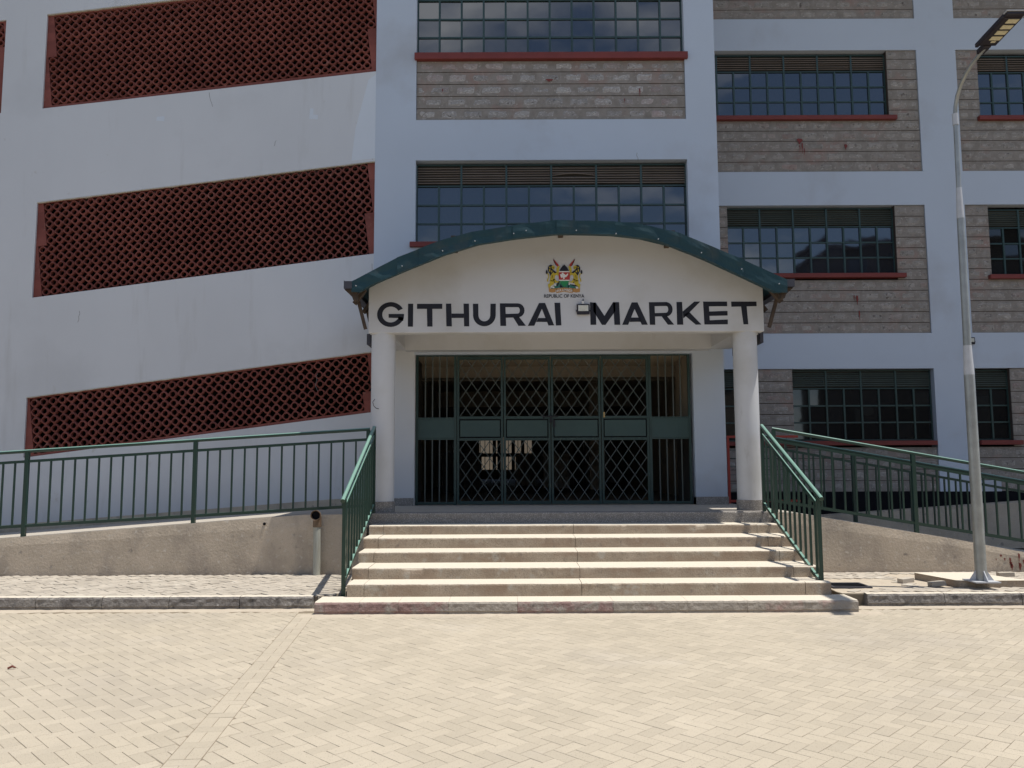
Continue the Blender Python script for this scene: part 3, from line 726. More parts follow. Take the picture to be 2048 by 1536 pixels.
# stone panels ----------------------------------------------------------
stones = []; panels = []
def stone_panel(x0, x1, z0, z1, y, holes=(), seed=0, CH=.221):
    """courses from the top of z0 up; holes (xa,xb,za,zb) keep openings clear"""
    back = MB(); back_y = y+.050
    rnd = random.Random(seed); k = 0; z = z0; strips = MB(); mine = []
    segs_all = []
    while z < z1-.02:
        zt = min(z+CH, z1)
        if z1-zt < .05: zt = z1
        cuts = [(x0, x1)]
        for (xa, xb, za, zb) in holes:
            if zt > za+.03 and z < zb-.03:
                nc = []
                for (a, c) in cuts:
                    if xb <= a or xa >= c: nc.append((a, c)); continue
                    if xa > a: nc.append((a, xa))
                    if xb < c: nc.append((xb, c))
                cuts = nc
        for (a, c) in cuts:
            back.box(a, c, back_y, y+.20, z, zt)
            strips.box(a+.004, c-.004, y+.030, back_y, z+.007, zt-.007)
            off = rnd.uniform(.0, .35); x = a-off
            while x < c-.02:
                L_ = rnd.uniform(.36, .46); xa, xb = max(x+.009, a+.008), min(x+L_-.009, c-.008)
                if xb-xa > .07 and zt-z > .10:
                    dz0, dz1 = rnd.uniform(.009, .016), rnd.uniform(.009, .018)
                    mine.append((xa+rnd.uniform(0, .018), xb-rnd.uniform(0, .018), z+dz0, zt-dz1, y+.024+rnd.uniform(0, .006), rnd.random()))
                x += L_
        z = zt; k += 1
    root = back.build('stone_panel', M['joint'], bd)
    strips.build('mortar_courses', M['mortar'], root, kind='stuff')
    for s in mine: stones.append((s, root, y))
stone_panel(-1.66, 3.07, 7.66, 8.75, YF, seed=1)
stone_panel(-1.66, 3.07, 11.1, 12.3, YF, seed=2)
for q, (za, zb) in enumerate(((4.25, 6.91), (7.62, 10.24))):
    hz = (5.39, 6.93) if q == 0 else (8.72, 10.3)
    hx = 7.88 if q == 0 else 7.87; hl = 4.44 if q == 0 else 3.0
    stone_panel(3.62, 8.49, za, zb, YW, holes=[(hl, hx, hz[0], hz[1])], seed=10+q)
    stone_panel(9.31, 13.5, za, zb, YW, holes=[(9.80 if q == 0 else 9.77, 13.15 if q == 0 else 13.12, hz[0], hz[1])], seed=20+q)
    stone_panel(14.32, 18.5, za, zb, YW, holes=[(14.72, 18.12, hz[0], hz[1])], seed=24+q); stone_panel(19.32, 22.3, za, zb, YW, seed=26+q)
stone_panel(3.62, 8.49, 1.07, 3.53, YW, holes=[(3.0, 4.95, 1.99, 3.6), (5.65, 8.49, 1.99, 3.6)], seed=30)
stone_panel(9.31, 13.5, 1.07, 3.53, YW, holes=[(9.31, 10.03, 1.99, 3.6)], seed=31); stone_panel(14.32, 18.5, 1.07, 3.53, YW, holes=[(14.72, 18.12, 1.99, 3.6)], seed=32); stone_panel(19.32, 22.3, 1.07, 3.53, YW, seed=33)
stone_panel(3.62, 8.49, 10.93, 12.0, YW, seed=40); stone_panel(9.31, 13.5, 10.93, 12.0, YW, seed=41); stone_panel(14.32, 18.5, 10.93, 12.0, YW, seed=42)
def seen(s, y):
    x = (s[0]+s[1])/2; z = (s[2]+s[3])/2
    return abs(x)/y < .66 and (z-1.7)/y < .60
def dist(s, y): return (s[0]+s[1])**2/4+y*y+((s[2]+s[3])/2-1.7)**2+(0 if seen(s, y) else 1e4)
stones.sort(key=lambda t: dist(t[0], t[2]))
def stone_geo(b, s, seed):
    xa, xb, za, zb, y, r = s; nx, nzz = 5, 3; c = .012; vs = []
    for j in range(nzz+1):
        for i in range(nx+1):
            u, v = i/nx, j/nzz; x = xa+(xb-xa)*u; z = za+(zb-za)*v
            e = (i in (0, nx)) or (j in (0, nzz))
            yy = y+(.016 if e else .010*nz3(x*14, z*14, seed)-.002)
            if e: x += .006*nz3(z*30, seed, x); z += .006*nz3(x*25, seed, z)
            vs.append((x, yy, z))
    fs = [(j*(nx+1)+i, j*(nx+1)+i+1, (j+1)*(nx+1)+i+1, (j+1)*(nx+1)+i) for j in range(nzz) for i in range(nx)]
    b.add(vs, fs)
rest = {}
for k, (s, root, y) in enumerate(stones):
    if k < 298:
        b = MB(); stone_geo(b, s, s[5]*50); b.build('stone', M['stone'] if y < 14 else M['stonewing'], root, smooth=False)
    else:
        b = rest.setdefault(root.name, (MB(), root))[0]; stone_geo(b, s, s[5]*50)
for n_, (b, root) in rest.items(): b.build('stones', M['stonewing'], root, kind='stuff')
splat([(7.02, 4.95-.02, .05, .20), (6.96, 4.98, .02, .12), (7.05, 4.62, .03, .2)], YW+.012, M['red'], bd)
splat([(5.98, 8.27, .13, .13), (6.03, 8.13, .03, .24), (5.98, 8.12, .02, .16), (6.07, 8.05, .02, .16), (6.93, 8.15, .07, .12)], YW+.012, M['red'], bd)
splat([(-1.2, 8.2, .02, .07), (2.27, 8.15, .025, .16), (.68, 8.38, .14, .05), (2.0, 8.0, .015, .1)], YF+.012, M['red'], bd)

# interior of the entrance hall -----------------------------------------
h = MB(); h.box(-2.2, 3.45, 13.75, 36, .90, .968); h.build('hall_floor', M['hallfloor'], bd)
MB().box(-2.2, 3.45, 16.1, 36, 3.76, 3.95).build('hall_ceiling', M['intwall'], bd)
MB().box(-2.0, 3.45, 13.75, 15.7, 3.57, 3.75).build('lobby_ceiling', M['intceil'], bd)
MB().box(-2.0, 3.45, 15.7, 16.1, 3.35, 3.95).build('ceiling_beam', M['intwall'], bd)
b = MB(); b.box(-2.2, 3.45, 17.4, 17.75, 3.46, 3.76); b.build('ceiling_beam', M['intwall'], bd)
b = MB(); b.box(-2.2, 3.45, 23.5, 23.9, 3.30, 3.76); b.build('ceiling_beam', M['intwall'], bd)
MB().box(-2.4, -2.2, 13.75, 36, 0, 3.95).build('hall_side_wall', M['intwall'], bd); MB().box(3.45, 3.58, 13.76, 36, 0, 3.95).build('hall_side_wall', M['intwall'], bd)
MB().box(-2.0, -1.72, 13.75, 15.2, .97, 3.57).build('lobby_wall', M['dark'], bd); MB().box(3.08, 3.3, 13.75, 15.0, 2.3, 3.57).build('lobby_wall', M['intwall'], bd); MB().box(3.08, 3.3, 13.75, 15.0, .97, 2.297).build('lobby_wall', M['dark'], bd)  # left and lower right walls have shade put into their colour
b = MB(); b.box(-2.2, -1.40, 34, 34.2, .97, 3.76); b.box(.85, 3.45, 34, 34.2, .97, 3.76); b.box(-1.40, .85, 34, 34.2, 2.72, 3.76); b.box(-1.4, .85, 34, 34.2, .97, 1.36); b.build('hall_back_wall', M['intwall'], bd)
b = MB()
for i in range(12): x = -1.36+i*.2; w_ = .015+.06*(i in (3, 4, 7, 9)); b.box(x-w_, x+w_, 34.0, 34.03, 1.36, 2.7)
b.box(-1.40, .85, 33.98, 34.02, 1.90, 2.05); b.build('back_window_bars', M['green'], bd, kind='stuff')
for (x, y) in ((2.2, 21), (2.6, 27)): MB().box(x-.2, x+.2, y-.2, y+.2, .97, 3.76).build('hall_column', M['intwall'], bd)
MB().box(-9, 9, 44, 44.3, 0, 3.1).build('boundary_wall', M['intwall'], bd)
# floors behind the screens
b = MB(); b.box(-14, 3.5, 18.5, 18.7, 4.0, TOP); b.box(-14, -2.4, 18.5, 18.7, 0, 4.0); b.box(-14.2, -14, 13.5, 18.7, 0, TOP); b.build('inner_wall', M['dark'], bd)
b = MB(); b.box(-14, 3.5, 13.76, 18.5, 3.96, 4.1); b.box(-14, 3.5, 13.76, 18.5, 7.25, 7.4); b.box(-14, 3.5, 13.76, 18.5, 10.6, 10.75); b.box(-14, -6.2, 13.76, 18.5, .0, .1); b.build('floor_slab', M['dark'], bd)
b = MB(); b.box(3.5, 22.3, 17.2, 17.4, 0, TOP); b.box(22.1, 22.3, 16.3, 17.2, 0, TOP); b.build('wing_inner_wall', M['dark'], bd)
# market stall benches inside the hall
for k, (x, y, wd) in enumerate(((-1.2, 19, .9), (1.2, 22, .7), (.4, 24.5, .6))):
    t = empty('market_stall', (x, y, .97), label=['dark market counter inside the hall behind the left gate leaf', 'pale market counter inside the hall behind the right gate leaves', 'small pale counter deep inside the hall behind the middle of the gate'][k], cat='stall')
    MB().box(x-wd/2, x+wd/2, y, y+.7, .97, 1.85).build('counter', M['dark'] if k == 0 else M['deck'], t); MB().box(x-wd/2-.04, x+wd/2+.04, y-.04, y+.74, 1.85, 1.91).build('counter_top', M['dark'] if k == 0 else M['deck'], t)
# narrow red-framed mesh gate between porch and wing
rg = empty('mesh_gate', (3.95, 14.6, .97), label='narrow red framed wire mesh gate between the porch pier and the right column', cat='gate')
b = MB(); b.box(3.905, 3.945, 14.58, 14.62, .9, 2.15).box(3.945, 5.2, 14.58, 14.62, 2.11, 2.15).box(3.945, 5.2, 14.58, 14.62, .95, .99); b.build('frame', M['rednet'], rg)
b = MB()
for i in range(1, 8): b.box(3.945+i*.15-.004, 3.945+i*.15+.004, 14.595, 14.603, .99, 2.11)
for i in range(1, 8): b.box(3.945, 5.2, 14.604, 14.610, .99+i*.15-.004, .99+i*.15+.004)
b.build('wire_mesh', M['green'], rg, kind='stuff')

# ---------------------------------------------------------------- security gate
gt = empty('security_gate', (.7, 13.62, .974), label='closed dark green steel entrance gate with diamond lattice leaves and solid middle panels', cat='gate')
GY = 13.60
def GX(px): return -1.62+(px-834.6)*(4.62/541.4)
zb, zt_ = .985, 3.50; m0, m1 = 2.10, 2.42
fr = MB(); fr.box(-1.64, 3.04, GY, GY+.05, zt_, 3.535).box(-1.64, -1.60, GY, GY+.05, .974, zt_).box(3.0, 3.04, GY, GY+.05, .974, zt_)
for px in (911, 1300): x = GX(px); fr.box(x-.022, x+.022, GY, GY+.05, .974, zt_)
fr.build('frame', M['green'], gt)
def barpanel(xa, xb, off):
    o = MB().box(xa, xb, GY+.010, GY+.022, m0, m1).build('sheet_panel', M['greenp'], gt)
    for (za, zc) in ((m0-.03, m0), (m1, m1+.03), (zb, zb+.04)): MB().box(xa, xb, GY, GY+.03, za, zc).build('rail', M['green'], gt)
    n = 5
    for i in range(1, n):
        x = xa+(xb-xa)*i/n+off
        for (za, zc) in ((zb+.04, m0-.03), (m1+.03, zt_)): MB().box(x-.010, x+.010, GY+.01, GY+.022, za, zc).build('bar', M['lattice'], gt)
barpanel(-1.60, GX(911)-.022, 0); barpanel(GX(1300)+.022, 3.0, 0)
def leaf(xa, xb):
    root = empty('gate_leaf', ((xa+xb)/2, GY, zb), gt)
    st_ = .036; b = MB()
    b.box(xa, xa+st_, GY-.012, GY+.03, zb, zt_-.01); b.box(xb-st_, xb, GY-.012, GY+.03, zb, zt_-.01)
    for (za, zc) in ((zb, zb+.055), (m0-.045, m0), (m1, m1+.045), (zt_-.06, zt_-.01)): b.box(xa+st_, xb-st_, GY-.008, GY+.028, za, zc)
    b.build('leaf_frame', M['green'], root)
    MB().box(xa+st_+.018, xb-st_-.018, GY-.002, GY+.006, m0+.022, m1-.022).build('sheet_panel', M['greenp'], root)
    MB().box(xa+st_, xb-st_, GY+.012, GY+.016, m0, m1).build('panel_shadow_sheet', M['blackband'], root)  # black sheet painted in for the shade around the panel
    X0, X1 = xa+st_, xb-st_; pw, phh = .203, .287
    for (za, zc) in ((zb+.055, m0-.045), (m1+.045, zt_-.06)):
        for d in (1, -1):
            k0 = -20
            for k in range(-16, 17):
                # line x = xs + d*(z-za)*pw/phh
                xs = X0+.010+k*pw+(0 if d == 1 else .0)
                t0, t1 = 0., zc-za; sl_ = d*pw/phh
                # clip in x
                pts = []
                for lim in (X0, X1):
                    t = (lim-xs)/sl_; pts.append(t)
                lo, hi = max(t0, min(pts)), min(t1, max(pts))
                if hi-lo < .04: continue
                yy = GY+(.004 if d == 1 else .010)
                MB().bar((xs+sl_*lo, yy, za+lo), (xs+sl_*hi, yy, za+hi), .013, .005).build('lattice_bar', M['lattice'], root)
for (a, c) in ((914.5, 1006.5), (1007.5, 1101), (1102, 1201), (1202, 1297)): leaf(GX(a)+.002, GX(c)-.002)
lk = MB(); xm = GX(1101.5); lk.box(xm-.14, xm+.12, GY-.03, GY-.013, 2.45, 2.47); lk.box(xm-.02, xm+.015, GY-.045, GY-.013, 2.36, 2.46); lk.tube([(xm-.12, GY-.03, 2.46), (xm-.12, GY-.05, 2.40)], .008, 8); lk.build('bolt', M['black'], gt)
MB().box(xm+.035, xm+.07, GY-.045, GY-.013, 2.28, 2.40).build('latch', M['black'], gt)
MB().box(GX(1206), GX(1209), GY-.03, GY-.012, 2.44, 2.53).build('padlock', M['brass'], gt)

# ---------------------------------------------------------------- porch
pc = empty('entrance_porch', (.8, 11.9, .974), label='white arched entrance porch with round columns and painted market name', cat='porch')
FY = 11.75
def FA(x, y):
    """point drawn on the pediment face (its own drawing grid, 134 units per metre)"""
    return (-2.0+(x-754)*.007444-(y-606)*.00003, 4.06-(y-606+(x-754)*.0045)*.0075)
arc = [(716, 584), (735, 572), (805, 542), (885, 509), (955, 487), (1030, 475), (1115, 465.5), (1232, 467), (1316, 478.6), (1405, 514), (1483, 551), (1525, 571), (1553, 585)]
gp = [(-2.13, 3.61), (3.75, 3.61), (3.75, 4.31)]+[(FA(x, y)[0], FA(x, y)[1]+.05) for x, y in reversed(arc[2:11])]+[(-2.13, 4.30)]
gw = MB().prism(gp, FY, FY+.20).build('pediment_wall', M['porch'], pc, bevel=.008)
# side and inner beams, ceiling, wall lining beside the gate
b = MB(); b.box(-2.10, -1.79, FY+.20, YF, 3.59, 3.86); b.build('side_beam', M['porch'], pc, bevel=.006)
b = MB(); b.box(3.33, 3.72, FY+.20, YF, 3.59, 3.86); b.build('side_beam', M['porch'], pc, bevel=.006)
b = MB(); b.box(-1.79, 3.33, YF-.25, YF-.002, 3.56, 3.86); b.build('wall_beam', M['porch'], pc)
MB().box(-2.12, 3.74, FY+.2, YF, 3.862, 3.95).build('ceiling', M['porch'], pc)
b = MB(); b.box(-1.66, -1.645, YF, YF+.12, .974, 3.52); b.build('gate_jamb', M['porch'], pc)
for (xa, xb) in ((-2.05, -1.655), (3.07, 3.615)):
    MB().box(xa, xb, YF-.018, YF+.2, .96, 1.10).build('pier_plinth', M['terrazzo'], pc, bevel=.004)
for cx in (-1.93, 3.505):
    c = MB().tube([(cx, 11.93, .99), (cx, 11.93, 3.63)], .178, 40).build('column', M['porch'], pc, smooth=True)
    b = MB(); cxs = cx; b.tube([(cx, 11.93, .96), (cx, 11.93, 1.125)], .190, 40); b.build('column_plinth', M['terrazzo'], c, smooth=True)
# roof: curved sheet with dented flashing pieces on the front edge
outer = [(702, 563), (793.6, 514), (878, 480), (943.6, 462), (1025.6, 449), (1112, 438), (1232, 441), (1293, 448), (1361, 464.5), (1487, 518.5), (1574, 559)]
VY = 11.16
kx = (VY)/11.75
def FV(x, y):  # same drawing, on the plane of the roof edge
    p = FA(x, y); return (p[0]*kx, 1.7+(p[1]-1.7)*kx)
OU = [FV(*p) for p in outer]; IN = [FV(*p) for p in arc]
def interp(L_, x):
    for i in range(len(L_)-1):
        if L_[i][0] <= x <= L_[i+1][0]: t = (x-L_[i][0])/(L_[i+1][0]-L_[i][0]); return L_[i][1]+(L_[i+1][1]-L_[i][1])*t
    return L_[0][1] if x < L_[0][0] else L_[-1][1]
def flash(x0, x1, seed, ends):
    n = 12; vs = []; fs = []; b = MB(); offy = (seed*7.13 % 1)*.012
    for i in range(n+1):
        x = x0+(x1-x0)*i/n
        zo = interp(OU, x); zi = interp(IN, x)
        for j in range(5):
            z = zo+(zi-zo)*j/4
            d = (.004, .016, .024, .018, .005)[j]*nz3(x*4.3, z*6, seed)+offy
            vs.append((x, VY-.022+.003*j-d, z+(.007*nz3(x*6, seed, 0) if j == 4 else .004*nz3(x*5, seed, 3))))
        vs.append((x, VY+.14, zo+.012)); vs.append((x, VY+.14, zi+.02))
    P = 7
    for i in range(n):
        a = i*P; c = (i+1)*P
        for j in range(4): fs.append((a+j, a+j+1, c+j+1, c+j))
        fs.append((a+5, a, c, c+5)); fs.append((a+4, a+6, c+6, c+4))
    b.add(vs, fs); return b.build('verge_flashing', M['verge'], pc, smooth=False)
cx_ = [OU[0][0], OU[1][0], FV(835, 0)[0], OU[3][0], OU[4][0]-.0, FV(1112, 0)[0], OU[6][0], FV(1361, 0)[0], OU[9][0], OU[10][0]]
for i in range(len(cx_)-1): flash(cx_[i]-.006, cx_[i+1]+.006, i*3.7, None)
for (x, y) in ((711, 572), (803, 532), (884, 501), (949, 481), (1027, 466), (1052, 460), (1153, 459.5), (1233, 466), (1318, 477), (1404, 505), (1484, 538), (1558, 568)):
    X, Z = FV(x, y); MB().tube([(X, VY-.040, Z), (X, VY-.004, Z)], .008, 8).build('screw', M['galvw'], pc)
# roof sheet and gutters
b = MB(); P = [(p[0], p[1]) for p in OU]; vs = []; fs = []
for (x, z) in P:
    vs += [(x, VY+.02, z-.012), (x, YF-.01, z-.012), (x, VY+.02, z-.04), (x, YF-.01, z-.04)]
for i in range(len(P)-1):
    a = i*4; c = a+4; fs += [(a, a+1, c+1, c), (a+2, c+2, c+3, a+3), (a, c, c+2, a+2)]
b.add(vs, fs); b.build('roof_sheet', M['verge'], pc)
for s_, X in ((-1, OU[0][0]), (1, OU[-1][0])):
    z = OU[0][1] if s_ < 0 else OU[-1][1]
    b = MB()
    b.yzprism([(VY-.02, z-.10), (YF, z-.10), (YF, z-.095), (VY-.02, z-.095)], X-.11 if s_ < 0 else X, X if s_ < 0 else X+.11)
    xo = X-.11 if s_ < 0 else X+.11
    b.box(min(xo, xo-s_*.006), max(xo, xo-s_*.006), VY-.02, YF, z-.10, z+.015)
    b.box(min(X, xo), max(X, xo), VY-.022, VY-.016, z-.10, z+.005)
    b.box(min(X-s_*.004, X), max(X-s_*.004, X), VY-.02, YF, z-.10, z-.02)
    b.build('gutter', M['gutter'], pc)
    b = MB(); b.prism([(xo, z-.105), (X-s_*.06, z-.105), (X-s_*.06, z-.25), (X-s_*.01, z-.25), (X-s_*-.005, z-.20)], VY+.05, VY+.17) if True else None
    b.build('gutter_outlet', M['timber'], pc)
    # rafters and braces to the wall
    wx = -2.13 if s_ < 0 else 3.75
    for yy in (VY+.30, VY+1.0, VY+1.8):
        MB().bar((wx, yy, z-.05), (X+s_*.02, yy, z-.26), .05, .09).build('rafter', M['timber'], pc)
        MB().bar((wx, yy+.06, z-.62), (X-s_*.02, yy+.06, z-.18), .045, .05).build('brace', M['timber'], pc)
    MB().box(wx-.06 if s_ < 0 else wx, wx if s_ < 0 else wx+.05, VY+.8, YF, z-.78, z-.62).build('bracket_rail', M['gutter'], pc)
for (x, y) in ((910, 501), (1121, 470), (1334, 491)):
    X, Z = FA(x, y); MB().box(X-.035, X+.035, VY+.10, FY+.02, Z-.03, Z+.10).build('purlin', M['timber'], pc)

# painted name -----------------------------------------------------------
T0 = .003
def letter(polys, f, dark='black', name='letter', parent=None, y=None, ty=T0):
    b = MB(); yy = FY if y is None else y
    for p in polys: b.prism([FA(*f(q)) for q in p], yy-ty, yy+.001)
    return b.build(name, M[dark], parent or gw)
fL = lambda q: (740+q[0]/5.251, 590+q[1]/5.251)
fR = lambda q: (1130+q[0]/4.995, 590+q[1]/4.995)
def arcpts(cx, cy, rx, ry, a0, a1, n): return [(cx+rx*math.cos(R(a0+(a1-a0)*i/n)), cy-ry*math.sin(R(a0+(a1-a0)*i/n))) for i in range(n+1)]
def ringpolys(cx, cy, rx, ry, ix, iy, a0, a1, n=18):
    o = arcpts(cx, cy, rx, ry, a0, a1, n); i_ = arcpts(cx, cy, ix, iy, a0, a1, n)
    return [[o[k], o[k+1], i_[k+1], i_[k]] for k in range(n)]
# G
letter(ringpolys(215, 206, 143, 131, 89, 84, 28, 345, 26)+[[(193, 200), (355, 200), (352, 245), (193, 240)], [(296, 240), (352, 243), (345, 275), (300, 262)]], fL)
letter([[(396, 92), (450, 92), (450, 334), (396, 334)]], fL)
letter([[(490, 93), (756, 93), (756, 146), (490, 146)], [(594, 146), (652, 146), (655, 333), (600, 333)]], fL)
letter([[(794, 91), (850, 91), (858, 331), (800, 331)], [(978, 91), (1036, 91), (1040, 331), (986, 331)], [(854, 196), (982, 196), (982, 242), (856, 242)]], fL)
letter([[(1077, 92), (1134, 92), (1136, 215), (1080, 215)], [(1262, 92), (1318, 92), (1317, 215), (1260, 215)]]+ringpolys(1198, 212, 119, 118, 62, 66, 180, 360, 16), fL)
letter([[(1360, 88), (1418, 88), (1427, 326), (1366, 326)], [(1418, 88), (1550, 88), (1550, 128), (1418, 128)], [(1420, 200), (1550, 196), (1550, 236), (1421, 240)]]+ringpolys(1548, 162, 72, 74, 22, 34, -90, 90, 10)+[[(1500, 236), (1560, 228), (1634, 324), (1556, 326)]], fL)
letter([[(1772, 84), (1836, 84), (1930, 320), (1870, 322), (1802, 146), (1722, 324), (1654, 326)], [(1762, 243), (1845, 243), (1858, 284), (1742, 284)]], fL)
letter([[(1934, 82), (1994, 82), (2006, 320), (1948, 322)]], fL)
# M A R K E T
letter([[(248, 74), (304, 76), (308, 299), (250, 300)], [(478, 72), (538, 72), (547, 299), (489, 299)], [(304, 76), (390, 210), (386, 300), (364, 300), (280, 160), (280, 76)], [(478, 72), (390, 210), (386, 300), (400, 300), (500, 160), (500, 72)]], fR)
letter([[(664, 74), (722, 74), (822, 298), (762, 299), (692, 140), (626, 299), (566, 299)], [(655, 226), (738, 226), (756, 268), (640, 270)]], fR)
letter([[(836, 72), (892, 72), (896, 299), (842, 299)], [(892, 72), (1015, 70), (1015, 110), (892, 112)], [(892, 182), (1015, 178), (1015, 214), (895, 216)]]+ringpolys(1008, 143, 64, 72, 20, 34, -90, 90, 10)+[[(960, 213), (1012, 208), (1084, 297), (1022, 298)]], fR)
letter([[(1112, 70), (1168, 70), (1176, 298), (1114, 298)], [(1290, 66), (1350, 66), (1178, 236), (1172, 166)], [(1186, 200), (1236, 168), (1356, 296), (1300, 298)]], fR)
letter([[(1378, 66), (1434, 66), (1442, 296), (1386, 296)], [(1434, 66), (1618, 66), (1618, 112), (1434, 114)], [(1436, 166), (1620, 160), (1620, 206), (1438, 210)], [(1440, 254), (1620, 246), (1620, 294), (1442, 296)]], fR)
letter([[(1658, 66), (1912, 66), (1912, 112), (1660, 118)], [(1756, 114), (1812, 113), (1824, 294), (1776, 295)]], fR)

# coat of arms -------------------------------------------------------------
fE = lambda q: (1085+q[0]/17.07, 510+q[1]/17.07)
ca_root = empty('coat_of_arms', (FA(1128, 552)[0], FY, FA(1128, 552)[1]), pc)
def em(name, polys, c, lay_): return letter(polys, fE, c, name, ca_root, y=FY-.0015*lay_, ty=.0015)
mir = lambda P: [(1468-x, y) for x, y in P]
# ground and plants behind
em('emblem_ground', [[(280, 1110), (420, 1020), (480, 960), (590, 920), (600, 1100), (440, 1140), (300, 1150)], [(1200, 1110), (1080, 1060), (980, 1000), (890, 950), (860, 1100), (1050, 1130), (1180, 1150)], [(600, 930), (880, 930), (900, 1115), (580, 1115)]], 'emteal', 0)
em('emblem_ground', [[(930, 990), (1000, 1000), (1210, 1030), (1200, 1075), (1060, 1060)], [(500, 1080), (590, 900), (600, 880), (520, 880), (470, 1060)], [(600, 1000), (700, 1090), (600, 1100)]], 'black', 1)
em('emblem_flower', [arcpts(432, 1020, 34, 30, 0, 330, 9), arcpts(368, 1100, 36, 30, 0, 330, 9), arcpts(306, 1085, 32, 30, 0, 330, 9), arcpts(1170, 1112, 38, 34, 0, 330, 9), arcpts(908, 990, 26, 26, 0, 330, 9)], 'emwhite', 2)
# scroll
em('scroll', [[(205, 1130), (330, 1150), (470, 1130), (470, 1250), (330, 1280), (215, 1260)], [(1275, 1130), (1160, 1150), (1010, 1130), (1010, 1250), (1150, 1280), (1270, 1260)], [(445, 1140), (735, 1110), (1040, 1140), (1020, 1300), (735, 1245), (460, 1300)]], 'emscroll', 3)
def text(s_, X, Z, size, matn, y, parent, wd=None, bold=.0, name='lettering'):
    c = bpy.data.curves.new('txt', 'FONT'); c.body = s_; c.size = size; c.extrude = .0008; c.offset = bold; c.align_x = 'CENTER'; c.align_y = 'CENTER'
    t = bpy.data.objects.new('t', c); COL.objects.link(t); dg = bpy.context.evaluated_depsgraph_get()
    me = bpy.data.meshes.new_from_object(t.evaluated_get(dg)); bpy.data.objects.remove(t)
    xs = [v.co.x for v in me.vertices]; w_ = max(xs)-min(xs); mid = (max(xs)+min(xs))/2; sxx = (wd/w_) if wd else 1
    for v in me.vertices: v.co = Vector(((v.co.x-mid)*sxx, -v.co.z, v.co.y))
    me.materials.clear(); me.materials.append(M[matn])
    return place(name, me, (X, y, Z), parent)
# HARAMBEE along the curved scroll, letter by letter
hx = [478, 535, 612, 690, 768, 846, 915, 985]
for ch_, x in zip('HARAMBEE', hx):
    dz = 1195+ (x-735)**2*.00058
    X, Z = FA(*fE((x, dz))); o = text(ch_, X, Z, .054, 'emwhite', FY-.009, ca_root, wd=.027, bold=.0006); o.rotation_euler = (0, R((x-735)*.045), 0)
X, Z = FA(1128, 592.3); text('REPUBLIC OF KENYA', X, Z, .070, 'black', FY-.003, gw, wd=.60, bold=.0012)
# spears
for f in (lambda P: P, mir):
    em('spear', [f([(350, 110), (400, 150), (560, 330), (520, 390), (450, 340), (395, 240)])], 'emred', 3)
    em('spear', [f([(350, 110), (380, 140), (470, 330), (490, 372), (440, 330), (395, 230)])], 'black', 4)
# lions
def lion(f):
    r = em('lion', [f([(300, 350), (345, 340), (405, 370), (420, 430), (390, 480), (330, 470), (300, 410)]),
                    f([(350, 560), (430, 560), (520, 590), (580, 680), (560, 715), (480, 670), (430, 680), (400, 790), (420, 830), (345, 900), (250, 880), (265, 720), (300, 640)]),
                    f([(480, 590), (470, 470), (500, 400), (550, 360), (590, 380), (570, 440), (555, 600)]),
                    f([(345, 830), (420, 800), (470, 890), (560, 900), (540, 930), (430, 950), (370, 900)]),
                    f([(240, 870), (330, 860), (400, 940), (370, 1000), (270, 1060), (240, 1130), (200, 1130), (180, 1000), (240, 960)])], 'gold', 5)
    em('lion_mane', [f([(180, 430), (220, 350), (280, 320), (330, 345), (300, 390), (330, 470), (400, 530), (480, 590), (420, 620), (360, 570), (300, 660), (270, 700), (230, 620), (185, 520)])], 'black', 6)
    em('lion_mane', [f([(230, 400), (262, 380), (270, 440), (240, 450)]), f([(220, 490), (262, 470), (262, 560), (232, 560)]), f([(300, 520), (335, 530), (330, 570), (290, 590)])], 'gold', 7)
    em('lion_tail', [f([(190, 900), (150, 900), (145, 840), (195, 740), (185, 660), (120, 640), (150, 600), (210, 640), (225, 740), (190, 830)])], 'gold', 5)
    em('lion_tail', [f([(105, 600), (115, 520), (140, 500), (175, 570), (160, 640), (125, 640)])], 'black', 6)
    em('lion_face', [f([(345, 400), (400, 440), (385, 452), (340, 425)]), f([(330, 690), (345, 690), (325, 800), (310, 800)]), f([(380, 880), (395, 880), (430, 960), (400, 950)])], 'black', 7)
lion(lambda P: P); lion(mir)
# shield
em('shield', [[(580, 540), (600, 480), (660, 390), (740, 315), (815, 390), (870, 470), (895, 540)]], 'black', 8)
em('shield', [[(560, 545), (920, 545), (925, 582), (555, 582)]], 'emwhite', 8)
em('shield', [[(560, 845), (920, 845), (905, 882), (575, 882)]], 'emwhite', 8)
em('shield', [[(553, 582), (925, 582), (932, 710), (925, 845), (560, 845), (545, 710)]], 'emred', 8)
em('shield', [[(580, 882), (902, 882), (870, 960), (740, 1095), (640, 990), (600, 930)]], 'emgreen', 8)
em('shield_cockerel', [[(590, 640), (640, 660), (650, 620), (700, 590), (720, 640), (760, 650), (780, 690), (860, 620), (880, 640), (830, 730), (780, 760), (750, 750), (745, 820), (670, 830), (715, 790), (690, 760), (640, 780), (620, 750)]], 'emwhite', 9)

